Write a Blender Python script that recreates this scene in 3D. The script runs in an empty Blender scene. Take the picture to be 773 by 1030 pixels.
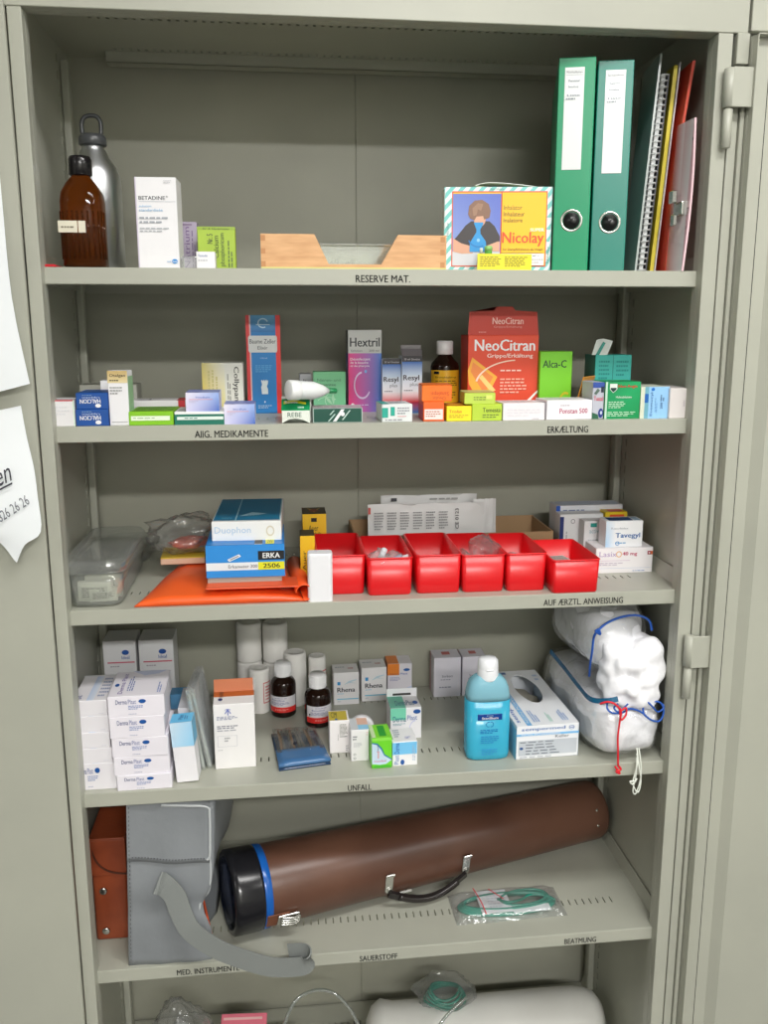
import bpy, bmesh, math, random
from mathutils import Vector, Matrix, noise
R_ = random.Random(7)
scene = bpy.context.scene
col = scene.collection
rad = math.radians
def lin(c):
    return tuple(((v/255)/12.92 if v/255 <= .04045 else ((v/255+.055)/1.055)**2.4) for v in c[:3]) + (1.0,)

# ------------------------------------------------------------ camera, light, exposure
cam_d = bpy.data.cameras.new('camera'); cam = bpy.data.objects.new('camera', cam_d); col.objects.link(cam)
CAMP = (.31666, -1.29454, 1.53116); YAW, PITCH, ROLL, FPX = .115905, .204526, -.000884, 899.66
fw = Vector((math.sin(YAW)*math.cos(PITCH), math.cos(YAW)*math.cos(PITCH), -math.sin(PITCH)))
rt = Vector((math.cos(YAW), -math.sin(YAW), 0)); up = rt.cross(fw)
rt, up = rt*math.cos(ROLL)+up*math.sin(ROLL), up*math.cos(ROLL)-rt*math.sin(ROLL)
cam.matrix_world = Matrix(((rt.x, up.x, -fw.x, CAMP[0]), (rt.y, up.y, -fw.y, CAMP[1]), (rt.z, up.z, -fw.z, CAMP[2]), (0, 0, 0, 1)))
cam_d.sensor_fit = 'VERTICAL'; cam_d.sensor_height = 24; cam_d.lens = 24*FPX/1030; cam_d.clip_start = .02
scene.camera = cam
scene.view_settings.view_transform = 'Standard'; scene.view_settings.look = 'None'
scene.view_settings.gamma = 1; scene.view_settings.use_curve_mapping = False
scene.view_settings.exposure = -0.12
world = bpy.data.worlds.new('room_air'); scene.world = world; world.use_nodes = True
world.node_tree.nodes['Background'].inputs[0].default_value = (.9, .95, 1, 1)
world.node_tree.nodes['Background'].inputs[1].default_value = .09
def area(name, loc, sx, sy, power, colr=(1, .985, .96), rot=(0, 0, 0)):
    l = bpy.data.lights.new(name, 'AREA'); l.shape = 'RECTANGLE'; l.size = sx; l.size_y = sy; l.energy = power; l.color = colr
    o = bpy.data.objects.new(name, l); col.objects.link(o); o.location = loc; o.rotation_euler = rot
    return o
# two rows of ceiling tubes in the room
LAMPS = ((.9, -1.0, 2.66, 29), (.75, -3.25, 2.66, 130))
for lx, ly, lz, pw in LAMPS:
    area('ceiling_tube_light', (lx, ly, lz), 1.2, .28, pw)
for lx, ly, lz, pw in ((-1.9, -2.0, 2.66, 22), (2.6, -2.0, 2.66, 22)):
    area('side_tube_light', (lx, ly, lz), .3, 1.2, pw)

# ------------------------------------------------------------ materials
def newmat(name):
    m = bpy.data.materials.new(name); m.use_nodes = True
    return m, m.node_tree.nodes, m.node_tree.links, m.node_tree.nodes['Principled BSDF']
def noise_bump(m, scale, strength, dist=.001, detail=4, distortion=0):
    n, l, b = m.node_tree.nodes, m.node_tree.links, m.node_tree.nodes['Principled BSDF']
    tc = n.new('ShaderNodeTexCoord'); t = n.new('ShaderNodeTexNoise'); t.inputs['Scale'].default_value = scale
    t.inputs['Detail'].default_value = detail; t.inputs['Distortion'].default_value = distortion
    bp = n.new('ShaderNodeBump'); bp.inputs['Strength'].default_value = strength; bp.inputs['Distance'].default_value = dist
    l.new(tc.outputs['Object'], t.inputs['Vector']); l.new(t.outputs['Fac'], bp.inputs['Height']); l.new(bp.outputs['Normal'], b.inputs['Normal'])
    return t
def attmat(name, rough, metallic=0, bump=None, spec=.5, coat=0):
    m, n, l, b = newmat(name)
    a = n.new('ShaderNodeAttribute'); a.attribute_name = 'Col'
    l.new(a.outputs['Color'], b.inputs['Base Color']); b.inputs['Roughness'].default_value = rough; b.inputs['Metallic'].default_value = metallic
    b.inputs['Specular IOR Level'].default_value = spec; b.inputs['Coat Weight'].default_value = coat
    if bump: noise_bump(m, *bump)
    return m
def colmat(name, c, rough=.5, metallic=0, bump=None, var=None, spec=.5):
    m, n, l, b = newmat(name)
    b.inputs['Base Color'].default_value = lin(c); b.inputs['Roughness'].default_value = rough; b.inputs['Metallic'].default_value = metallic
    b.inputs['Specular IOR Level'].default_value = spec
    if bump: noise_bump(m, *bump)
    if var:
        tc = n.new('ShaderNodeTexCoord'); t = n.new('ShaderNodeTexNoise'); t.inputs['Scale'].default_value = var[0]; t.inputs['Detail'].default_value = 5
        cr = n.new('ShaderNodeValToRGB'); cr.color_ramp.elements[0].position = .35; cr.color_ramp.elements[1].position = .7
        cr.color_ramp.elements[0].color = lin(c); cr.color_ramp.elements[1].color = lin(var[1])
        mp = n.new('ShaderNodeMapping'); mp.inputs['Scale'].default_value = var[2] if len(var) > 2 else (1, 1, 1)
        l.new(tc.outputs['Object'], mp.inputs['Vector']); l.new(mp.outputs['Vector'], t.inputs['Vector'])
        l.new(t.outputs['Fac'], cr.inputs['Fac']); l.new(cr.outputs['Color'], b.inputs['Base Color'])
    return m
M = {}
M['paper'] = attmat('printed_card', .42, bump=(60, .05, .001, 3))
M['gloss'] = attmat('glossy_print', .22)
M['plastic'] = attmat('moulded_plastic', .3, bump=(25, .03, .001, 2))
M['matte'] = attmat('matte_fabric', .85, bump=(900, .35, .0006, 2))
M['cabinet'] = colmat('painted_steel', (177, 178, 165), .36, bump=(420, .08, .0004, 3), var=(6, (171, 172, 160)))
M['cabinet_dull'] = colmat('painted_steel_backing', (170, 170, 155), .45, bump=(420, .08, .0004, 3), var=(5, (160, 160, 146)))
M['gap'] = colmat('dark_gap', (40, 42, 38), .8)
M['steel'] = colmat('bright_steel', (205, 205, 200), .25, 1, bump=(30, .05, .001, 2))
M['alu'] = colmat('brushed_aluminium', (225, 227, 230), .34, 1, bump=(200, .06, .0004, 2))
M['wood'] = colmat('beech_wood', (226, 178, 128), .5, var=(18, (205, 152, 104), (1.2, 8, 9)), bump=(60, .05, .001, 3))
M['leather'] = colmat('tan_leather', (158, 76, 44), .38, bump=(160, .25, .0012, 4), var=(14, (128, 58, 34)))
M['tube'] = colmat('brown_fibre_case', (106, 73, 58), .33, bump=(70, .18, .001, 5), var=(7, (86, 57, 45)))
M['grey_vinyl'] = colmat('grey_vinyl', (140, 144, 148), .42, bump=(60, .4, .0015, 5), var=(9, (128, 132, 136)))
M['orange_vinyl'] = colmat('orange_vinyl', (248, 104, 44), .34, bump=(30, .2, .002, 3), var=(7, (240, 84, 32)))
M['cotton'] = colmat('cotton_wool', (246, 246, 250), .95, bump=(38, .55, .006, 8, .5))
M['gauze'] = colmat('gauze', (238, 236, 232), .9, bump=(500, .5, .0008, 2))
M['cord_blue'] = colmat('blue_cord', (24, 84, 178), .5); M['cord_red'] = colmat('red_cord', (226, 34, 48), .5); M['cord_white'] = colmat('white_cord', (232, 236, 226), .6)
M['ink'] = colmat('black_ink', (40, 40, 42), .6)
M['cyl'] = colmat('enamelled_white', (226, 226, 222), .3, var=(5, (214, 213, 208)))
M['green_tube'] = colmat('green_tubing', (22, 132, 112), .22)
M['cotton'].node_tree.nodes['Principled BSDF'].inputs['Sheen Weight'].default_value = .2
def film(name, tint=(255, 255, 255), base=.06, rough=.12, bump=(14, .9, .01, 4), milky=0.0, fk=.55):
    m, n, l, b = newmat(name); n.remove(b)
    out = n['Material Output']
    tr = n.new('ShaderNodeBsdfTransparent'); tr.inputs[0].default_value = lin(tint)
    gl = n.new('ShaderNodeBsdfGlossy'); gl.inputs['Roughness'].default_value = rough
    lw = n.new('ShaderNodeLayerWeight'); lw.inputs['Blend'].default_value = .35
    tc = n.new('ShaderNodeTexCoord'); t = n.new('ShaderNodeTexNoise'); t.inputs['Scale'].default_value = bump[0]; t.inputs['Detail'].default_value = bump[3]
    t.inputs['Distortion'].default_value = .8
    bp = n.new('ShaderNodeBump'); bp.inputs['Strength'].default_value = bump[1]; bp.inputs['Distance'].default_value = bump[2]
    l.new(tc.outputs['Object'], t.inputs['Vector']); l.new(t.outputs['Fac'], bp.inputs['Height'])
    l.new(bp.outputs['Normal'], gl.inputs['Normal']); l.new(bp.outputs['Normal'], lw.inputs['Normal'])
    ad = n.new('ShaderNodeMath'); ad.operation = 'MULTIPLY_ADD'; ad.inputs[1].default_value = fk; ad.inputs[2].default_value = base; ad.use_clamp = True
    l.new(lw.outputs['Facing'], ad.inputs[0])
    mx = n.new('ShaderNodeMixShader'); l.new(ad.outputs[0], mx.inputs[0]); l.new(tr.outputs[0], mx.inputs[1]); l.new(gl.outputs[0], mx.inputs[2])
    last = mx
    if milky:
        df = n.new('ShaderNodeBsdfDiffuse'); df.inputs[0].default_value = lin((235, 238, 240))
        m2 = n.new('ShaderNodeMixShader'); m2.inputs[0].default_value = milky
        l.new(mx.outputs[0], m2.inputs[1]); l.new(df.outputs[0], m2.inputs[2]); last = m2
    l.new(last.outputs[0], out.inputs['Surface'])
    return m
M['film'] = film('thin_clear_film', milky=.07); M['film_milky'] = film('milky_film', milky=.18)
M['film_grey'] = film('smoky_film', (235, 235, 232), .04, bump=(8, .25, .004, 2), milky=.03, fk=.12)
M['tub'] = film('clear_rigid_plastic', (248, 250, 246), .07, .06, (3, .1, .002, 1), milky=.10)
def glass(name, c, rough=.05, ior=1.45, trans=1.0):
    m, n, l, b = newmat(name)
    b.inputs['Base Color'].default_value = lin(c); b.inputs['Roughness'].default_value = rough
    b.inputs['Transmission Weight'].default_value = trans; b.inputs['IOR'].default_value = ior
    return m
M['amber'] = glass('amber_glass', (150, 78, 22), .05, 1.3, .85)
M['dark_amber'] = glass('dark_amber_glass', (34, 18, 12), .06, 1.4, .08)
M['blue_liquid'] = glass('blue_liquid', (70, 190, 225), .15, 1.33, .25)
M['bottle_clear'] = glass('frosted_blue_plastic', (150, 208, 226), .25, 1.2, .3)
M['clear_tube'] = film('clear_pvc_tube', (200, 210, 200), .25, .08, (5, .1, .002, 1), milky=.15)

# ------------------------------------------------------------ mesh building
W = (238, 237, 240); BK = (38, 38, 42)
class MB:
    def __init__(s): s.v = []; s.f = []; s.c = []; s.m = []; s.sm = []
    def add(s, vs, fs, c=W, m=0, smooth=False, cols=None):
        k = len(s.v); s.v += [tuple(v) for v in vs]
        lc = lin(c) if c is not None else (1, 1, 1, 1)
        for i, f in enumerate(fs):
            s.f.append([k+j for j in f]); s.c.append(cols[i] if cols else [lc]*len(f)); s.m.append(m); s.sm.append(smooth)
        return s
    def bm(s, b, c=W, m=0, smooth=False):
        b.verts.index_update()
        s.add([v.co for v in b.verts], [[v.index for v in f.verts] for f in b.faces], c, m, smooth); b.free(); return s
    def box(s, x0, y0, z0, x1, y1, z1, c=W, m=0, bev=.0008, mat=None, seg=1, smooth=False):
        b = bmesh.new(); bmesh.ops.create_cube(b, size=1)
        dx, dy, dz = x1-x0, y1-y0, z1-z0
        for v in b.verts: v.co = Vector((x0+dx*(v.co.x+.5), y0+dy*(v.co.y+.5), z0+dz*(v.co.z+.5)))
        bev = min(bev, min(abs(dx), abs(dy), abs(dz))*.45)
        if bev > 0: bmesh.ops.bevel(b, geom=b.edges[:], offset=bev, segments=seg, affect='EDGES', profile=.5)
        if mat is not None: bmesh.ops.transform(b, matrix=mat, verts=b.verts)
        return s.bm(b, c, m, smooth)
    def lathe(s, prof, c=W, m=0, n=28, off=(0, 0, 0), sx=1, sy=1, power=2, smooth=True, bands=None, axis=None, capped=True):
        vs = []; fs = []; cl = []
        mt = axis if axis is not None else Matrix.Translation(off)
        for r, z in prof:
            for i in range(n):
                a = 2*math.pi*i/n; ca, sa = math.cos(a), math.sin(a)
                if power != 2:
                    q = (abs(ca)**power+abs(sa)**power)**(-1/power); ca, sa = ca*q, sa*q
                vs.append(mt @ Vector((r*ca*sx, r*sa*sy, z)))
        for j in range(len(prof)-1):
            for i in range(n):
                k = (i+1) % n; fs.append([j*n+i, j*n+k, (j+1)*n+k, (j+1)*n+i])
                if bands: cl.append([lin(bands[j])]*4)
        for j, rev in ((0, True), (len(prof)-1, False)):
            if prof[j][0] > 1e-5 and capped:
                f = [j*n+i for i in range(n)]
                fs.append(f[::-1] if rev else f)
                if bands: cl.append([lin(bands[min(j, len(prof)-2)])]*n)
        return s.add(vs, fs, c, m, smooth, cl if bands else None)
    def sweep(s, pts, r, c=W, m=0, n=8, sub=5, closed=False, flat=None):
        P = [Vector(p) for p in pts]
        if sub > 1: P = catmull(P, sub, closed)
        N = len(P); rr = r if callable(r) else (lambda t: r)
        T = []
        for i in range(N):
            a = P[(i-1) % N] if (closed or i > 0) else P[i]; b = P[(i+1) % N] if (closed or i < N-1) else P[i]
            T.append((b-a).normalized())
        u = Vector((0, 0, 1)) if abs(T[0].z) < .9 else Vector((1, 0, 0))
        vs = []
        for i in range(N):
            u = (u-T[i]*u.dot(T[i])).normalized(); w = T[i].cross(u)
            q = rr(i/(N-1))
            for k in range(n):
                a = 2*math.pi*k/n
                vs.append(P[i]+u*math.cos(a)*q+w*math.sin(a)*q)
        fs = []
        for i in range(N if closed else N-1):
            for k in range(n):
                i2 = (i+1) % N; k2 = (k+1) % n
                fs.append([i*n+k, i*n+k2, i2*n+k2, i2*n+k])
        if not closed: fs.append([k for k in range(n)][::-1]); fs.append([(N-1)*n+k for k in range(n)])
        return s.add(vs, fs, c, m, True)
    def strap(s, pts, wd, width, th, c=W, m=0, sub=5):
        P = catmull([Vector(p) for p in pts], sub); D = catmull([Vector(d) for d in wd], sub)
        N = len(P); vs = []
        for i in range(N):
            t = (P[min(i+1, N-1)]-P[max(i-1, 0)]).normalized(); w = (D[i]-t*D[i].dot(t)).normalized(); nn = t.cross(w)
            for a, b in ((-1, -1), (1, -1), (1, 1), (-1, 1)): vs.append(P[i]+w*a*width/2+nn*b*th/2)
        fs = [[i*4+k, i*4+(k+1) % 4, i*4+4+(k+1) % 4, i*4+4+k] for i in range(N-1) for k in range(4)]
        fs += [[3, 2, 1, 0], [(N-1)*4+k for k in range(4)]]
        return s.add(vs, fs, c, m, False)
    def build(s, name, mats=('paper',), parent=None, loc=None, rot=None, smooth_angle=None):
        me = bpy.data.meshes.new(name); me.from_pydata(s.v, [], s.f)
        for k in mats: me.materials.append(M[k] if isinstance(k, str) else k)
        at = me.color_attributes.new('Col', 'FLOAT_COLOR', 'CORNER')
        flat = []
        for c in s.c:
            for q in c: flat += q
        at.data.foreach_set('color', flat)
        me.polygons.foreach_set('material_index', s.m); me.polygons.foreach_set('use_smooth', s.sm)
        me.update()
        if s.fixn:
            b = bmesh.new(); b.from_mesh(me); bmesh.ops.recalc_face_normals(b, faces=b.faces); b.to_mesh(me); b.free()
        o = bpy.data.objects.new(name, me); col.objects.link(o)
        if parent: o.parent = parent
        if loc is not None: o.location = loc
        if rot is not None: o.rotation_euler = rot if isinstance(rot, (tuple, list)) else (0, 0, rad(rot))
        return o
    fixn = False
def catmull(P, sub, closed=False):
    out = []; N = len(P)
    for i in range(N if closed else N-1):
        g = (lambda k: P[k % N]) if closed else (lambda k: P[max(0, min(N-1, k))])
        a, b, c, d = g(i-1), g(i), g(i+1), g(i+2)
        for j in range(sub):
            t = j/sub
            out.append(.5*((2*b)+(c-a)*t+(2*a-5*b+4*c-d)*t*t+(3*b-a-3*c+d)*t**3))
    if not closed: out.append(P[-1].copy())
    return out
# lettering: font curve turned to flat faces, normalised to its own box
TXT = {}
def text_geo(s, bold=0.0):
    k = (s, bold)
    if k in TXT: return TXT[k]
    cu = bpy.data.curves.new('lettering', 'FONT'); cu.body = s; cu.resolution_u = 2;  cu.fill_mode = 'BOTH'
    o = bpy.data.objects.new('lettering', cu); col.objects.link(o)
    bpy.context.view_layer.update()
    dg = bpy.context.evaluated_depsgraph_get(); me = o.evaluated_get(dg).to_mesh()
    vs = [(v.co.x, v.co.y) for v in me.vertices]; fs = [list(p.vertices) for p in me.polygons if p.normal.z > .5 or True]
    o.evaluated_get(dg).to_mesh_clear(); bpy.data.objects.remove(o); bpy.data.curves.remove(cu)
    if bold:    # heavier letters: a second impression a hair to the right
        k0 = len(vs); vs = vs+[(x+bold*1.5, y) for x, y in vs]; fs = fs+[[i+k0 for i in f] for f in fs]
    x0, x1 = min(v[0] for v in vs), max(v[0] for v in vs); y0, y1 = min(v[1] for v in vs), max(v[1] for v in vs)
    TXT[k] = ([((x-x0)/(x1-x0), (y-y0)/(y1-y0)) for x, y in vs], fs)
    return TXT[k]
# print on a flat face: O origin, U and V full edge vectors, N outward normal
def decals(mb, O, U, V, N, L, m=0, lift=.00025, bend=None):
    O, U, V, N = Vector(O), Vector(U), Vector(V), Vector(N).normalized()
    lay = 0
    def pt(u, v, e=0):
        if bend: return bend(u, v, e)
        return O+U*u+V*v+N*e
    for d in L:
        lay += (0 if d[0] == 'p' and len(d[1]) == 4 and d[2] == (120, 206, 200) else 1); e = lift+.00012*lay; k = d[0]
        if k == 'r':
            _, u0, v0, u1, v1, c = d
            nn = 8 if bend else 1
            for i in range(nn):
                a, b = u0+(u1-u0)*i/nn, u0+(u1-u0)*(i+1)/nn
                mb.add([pt(a, v0, e), pt(b, v0, e), pt(b, v1, e), pt(a, v1, e)], [[0, 1, 2, 3]], c, m)
        elif k == 'g':      # printed blend: colours at bottom-left, bottom-right, top-right, top-left
            _, u0, v0, u1, v1, cs = d
            mb.add([pt(u0, v0, e), pt(u1, v0, e), pt(u1, v1, e), pt(u0, v1, e)], [[0, 1, 2, 3]], W, m, False, [[lin(c) for c in cs]])
        elif k == 'p':
            _, ps, c = d
            mb.add([pt(u, v, e) for u, v in ps], [list(range(len(ps)))], c, m)
        elif k == 'e':
            _, cu, cv, ru, rv, c = d[:6]
            mb.add([pt(cu+ru*math.cos(i*math.pi/10), cv+rv*math.sin(i*math.pi/10), e) for i in range(20)], [list(range(20))], c, m)
        elif k == 'o':      # ring or arc
            _, cu, cv, ru, rv, t, a0, a1, c = d
            n = 18; vs = []
            for i in range(n+1):
                a = rad(a0+(a1-a0)*i/n)
                vs += [pt(cu+ru*math.cos(a), cv+rv*math.sin(a), e), pt(cu+ru*(1-t)*math.cos(a), cv+rv*(1-t)*math.sin(a), e)]
            mb.add(vs, [[2*i, 2*i+2, 2*i+3, 2*i+1] for i in range(n)], c, m)
        elif k == 't':
            _, s, u0, v0, u1, v1, c = d[:7]; rot = d[7] if len(d) > 7 else 0; bold = d[8] if len(d) > 8 else .012
            vs, fs = text_geo(s, bold); q = []
            for x, y in vs:
                if rot == 90: x, y = 1-y, x
                elif rot == 180: x, y = 1-x, 1-y
                elif rot == 270: x, y = y, 1-x
                q.append(pt(u0+(u1-u0)*x, v0+(v1-v0)*y, e))
            if bold: q = q[:len(q)//2]+[p-N*.00005 for p in q[len(q)//2:]]
            mb.add(q, fs, c, m)
        elif k == 'l':      # rows of small print
            _, u0, v0, u1, v1, n, c = d[:7]; vert = len(d) > 7
            rr = random.Random(int(u0*1000+v0*777+n))
            for i in range(n):
                a = 0
                while a < 1:
                    w = rr.uniform(.08, .2)
                    if a+w > 1 or (i == n-1 and a > .6): break
                    p0, p1, t0, t1 = a, a+w, (i+.25)/n, (i+.7)/n
                    if vert: x0, x1, y0, y1 = u0+(u1-u0)*t0, u0+(u1-u0)*t1, v0+(v1-v0)*p0, v0+(v1-v0)*p1
                    else: x0, x1, y0, y1 = u0+(u1-u0)*p0, u0+(u1-u0)*p1, v1-(v1-v0)*t1, v1-(v1-v0)*t0
                    mb.add([pt(x0, y0, e), pt(x1, y0, e), pt(x1, y1, e), pt(x0, y1, e)], [[0, 1, 2, 3]], c, m)
                    a += w+.04
def facedecals(mb, w, d, h, F=(), T=(), Rt=(), Lf=()):
    if F: decals(mb, (0, 0, 0), (w, 0, 0), (0, 0, h), (0, -1, 0), F)
    if T: decals(mb, (0, 0, h), (w, 0, 0), (0, d, 0), (0, 0, 1), T)
    if Rt: decals(mb, (w, 0, 0), (0, d, 0), (0, 0, h), (1, 0, 0), Rt)
    if Lf: decals(mb, (0, d, 0), (0, -d, 0), (0, 0, h), (-1, 0, 0), Lf)
def setp(o, label=None, cat=None, group=None, kind=None):
    if label: o['label'] = label
    if cat: o['category'] = cat
    if group: o['group'] = group
    if kind: o['kind'] = kind
    return o
def empty(name, label, cat, loc=(0, 0, 0), rot=0, group=None):
    o = bpy.data.objects.new(name, None); col.objects.link(o); o.location = loc; o.rotation_euler = (0, 0, rad(rot)); o.empty_display_size = .03
    return setp(o, label, cat, group)
SEAM = (190, 188, 190)
def carton(name, label, cat, pos, d, c=W, F=(), T=(), Rt=(), Lf=(), group=None, mat='paper', lid=True, tilt=None):
    x, y, z, rot, w, h = pos
    mb = MB(); mb.box(0, 0, 0, w, d, h, c)
    T = list(T)
    if lid:    # tuck flap seam and the little thumb notch along the lid's front edge
        sc = tuple(int(v*.72) for v in c); T = T+[('r', .01, .0, .012+.0, 1, sc), ('r', .988, 0, .99, 1, sc)]
    facedecals(mb, w, d, h, F, T, Rt, Lf)
    o = mb.build(name, (mat,), loc=(x, y, z), rot=rot if tilt is None else tilt)
    return setp(o, label, cat, group)
# ------------------------------------------------------------ room
CW = .93; D0 = .36
SH = (1.6103, 1.3938, 1.1241, .8317, .5224, .125)
def room(name, x0, y0, z0, x1, y1, z1, m):
    o = MB().box(x0, y0, z0, x1, y1, z1, W, bev=0).build(name, (m,)); o['kind'] = 'structure'; return o
mwall = colmat('white_wall_paint', (190, 190, 182), .8, bump=(90, .1, .001, 3))
mfloor = colmat('grey_linoleum', (86, 84, 80), .45, var=(30, (74, 73, 70)))
room('floor', -2.6, -3.9, -.1, 3.3, .6, 0, mfloor)
room('ceiling', -2.6, -3.9, 2.75, 3.3, .6, 2.85, mwall)
room('wall_back', -2.6, .42, 0, 3.3, .6, 2.75, mwall)
room('wall_front', -2.6, -4.0, 0, 3.3, -3.9, 2.75, mwall)
room('wall_left', -2.7, -3.9, 0, -2.6, .6, 2.75, mwall)
room('wall_right', 3.3, -3.9, 0, 3.4, .6, 2.75, mwall)
# ------------------------------------------------------------ steel cabinet
cab = empty('steel_cabinet', 'tall grey green steel supply cabinet standing open with shelves of medical supplies', 'cabinet', (.465, 0, 0))
def cpart(mb, name, mats=('cabinet',), parent=cab):
    for i, v in enumerate(mb.v): mb.v[i] = (v[0]-.465, v[1], v[2])
    return mb.build(name, mats, parent)
def sheet(mb, O, U, V, L, Wd, rows, th, N):
    """a sheet L long (along U) and Wd wide (along V) with rows of punched slots (v0, v1, u_start, u_end, pitch, slot)"""
    O, U, V, N = map(Vector, (O, U, V, N)); rows = sorted(rows); v = 0
    def strip(u0, u1, v0, v1):
        a = [O+U*u0+V*v0, O+U*u1+V*v0, O+U*u1+V*v1, O+U*u0+V*v1]; b = [p-N*th for p in a]
        mb.add(a+b, [[0, 1, 2, 3], [7, 6, 5, 4], [0, 4, 5, 1], [1, 5, 6, 2], [2, 6, 7, 3], [3, 7, 4, 0]])
    for v0, v1, us, ue, pitch, sl in rows:
        strip(0, L, v, v0); u = us; prev = 0
        while u < ue:
            strip(prev, u, v0, v1); prev = u+sl; u += pitch
        strip(prev, L, v0, v1); v = v1
    strip(0, L, v, Wd)
XL, XR = -.020, .950
# side panels with two punched columns each
for X, nx, X2 in ((XL, 1, XL-.02), (XR, -1, XR+.02)):
    mb = MB(); sheet(mb, (X, -.004, 0), (0, 0, 1), (0, 1, 0), 1.97, D0+.004, [(.050, .0565, .14, 1.94, .025, .0135), (.283, .2895, .14, 1.94, .025, .0135)], .0015, (nx, 0, 0))
    mb.box(min(X2, X2+.002), -.004, 0, max(X2, X2+.002), D0+.02, 1.99, bev=0)
    cpart(mb, 'side_panel')
mb = MB()
for x0, x1 in ((XL-.0, .4595), (.4605, XR+.0)): mb.box(x0, D0, .1, x1, D0+.002, 1.97, bev=.0006)
mb.box(.44, D0+.0022, .1, .48, D0+.004, 1.97, bev=0)
cpart(mb, 'back_panel', ('cabinet_dull',))
for x0, x1 in ((XL, XL+.013), (XR-.013, XR)):
    mb = MB(); mb.box(x0, .300, .125, x1, .318, 1.95, bev=.003, seg=2); cpart(mb, 'rear_post')
# front frame: two jambs, header
mb = MB(); mb.box(-.0125, -.02, .04, .0055, -.004, 1.926, bev=.0012, seg=2); mb.box(.0035, -.0045, .04, .0055, .012, 1.926, bev=.0004); cpart(mb, 'door_jamb')
mb = MB(); mb.box(.9295, -.02, .04, .951, -.004, 1.926, bev=.0012, seg=2); mb.box(.9295, -.0045, .04, .9315, .012, 1.926, bev=.0004); cpart(mb, 'door_jamb')
mb = MB(); mb.box(-.03, -.02, 1.9265, .972, -.004, 2.02, bev=.001); mb.box(.0, -.0045, 1.9265, .935, .012, 1.9285, bev=.0004); mb.box(.0, .010, 1.929, .935, .012, 1.968, bev=.0004); cpart(mb, 'header')
mb = MB(); sheet(mb, (XL, .0, 1.969), (1, 0, 0), (0, 1, 0), XR-XL, D0, [(.145, .160, .075, .90, .0125, .0045), (.30, .312, .085, .90, .0125, .0042)], .0015, (0, 0, -1))
mb.box(-.02, -.004, 1.99, .95, D0+.02, 2.02, bev=0); mb.box(.05, .318, 1.952, .90, .320, 1.969, bev=.0004); mb.box(.05, .318, 1.952, .90, .345, 1.9535, bev=.0004)
top = cpart(mb, 'top_panel')
for sx, sy in ((.332, .10), (.655, .10)):
    mb = MB(); mb.lathe([(.0005, -.003), (.003, -.0022), (.0035, 0)], axis=Matrix.Translation((sx-.465, sy, 1.967)), n=12); mb.build('screw', ('steel',), top)
mb = MB(); mb.box(-.02, -.016, 0, .95, .34, .09, bev=.001); cpart(mb, 'plinth')
# shelves: channel with punched top, folded front and raised ends
def lettering(parent, s, x0, x1, z0, z1, y=-.0002):
    mb = MB(); vs, fs = text_geo(s, .02)
    mb.add([(x0+(x1-x0)*u-.465, y-.0003, z0+(z1-z0)*v) for u, v in vs], fs, BK); return mb.build('lettering', ('ink',), parent)
def label_at(parent, s, a, b): lettering(parent, s, a[0], b[0], (a[2]+b[2])/2-.0055, (a[2]+b[2])/2+.0045)
TH = .0226
shelves = []
for i, z in enumerate(SH):
    mb = MB()
    sheet(mb, (-.012, .0012, z), (1, 0, 0), (0, 1, 0), CW+.024, D0-.008, [(.073, .089, .04, .90, .0128, .0022), (.285, .299, .04, .90, .0128, .0022)], .0012, (0, 0, 1))
    mb.box(-.012, 0, z-TH, CW+.012, .0014, z-.0001, bev=.0005)
    mb.box(-.012, 0, z-TH, CW+.012, .022, z-TH+.0012, bev=.0004)
    mb.box(-.012, D0-.010, z-TH, CW+.012, D0-.0085, z, bev=.0004)
    for s in (0, 1):      # raised ends, leaning out to the side panel
        xa, xb = ((-.012, XL+.0018) if s == 0 else (CW+.012, XR-.0018)); t = .0012*(1 if s == 0 else -1)
        mb.add([(xa, .004, z), (xa, D0-.01, z), (xb, D0-.01, z+.023), (xb, .004, z+.023), (xa+t, .004, z), (xa+t, D0-.01, z), (xb+t, D0-.01, z+.023), (xb+t, .004, z+.023)],
               [[0, 1, 2, 3], [7, 6, 5, 4], [0, 3, 7, 4], [3, 2, 6, 7], [2, 1, 5, 6], [1, 0, 4, 5]])
        mb.box(min(xa, xb), .004, z-.02, max(xa, xb), D0-.01, z-.0013, bev=.0004)
    shelves.append(cpart(mb, 'shelf'))
label_at(shelves[0], 'RESERVE MAT.', (0.4275, 0, 1.5974), (0.5052, 0, 1.5978))
label_at(shelves[1], 'AllG. MEDIKAMENTE', (0.1955, 0, 1.382), (0.2996, 0, 1.3805))
label_at(shelves[1], 'ERKÆLTUNG', (0.7132, 0, 1.3804), (0.776, 0, 1.3811))
label_at(shelves[2], 'AUF ÆRZTL. ANWEISUNG', (0.7168, 0, 1.1111), (0.8452, 0, 1.1111))
label_at(shelves[3], 'UNFALL', (0.4092, 0, 0.8166), (0.4471, 0, 0.8168))
label_at(shelves[4], 'MED. INSTRUMENTE', (0.1295, 0, 0.5096), (0.2295, 0, 0.5094))
label_at(shelves[4], 'SAUERSTOFF', (0.4262, 0, 0.5078), (0.4892, 0, 0.5077))
label_at(shelves[4], 'BEATMUNG', (0.7752, 0, 0.5084), (0.831, 0, 0.5092))
for x, z in ((.035, .16), (.915, .155)):
    pass
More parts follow.
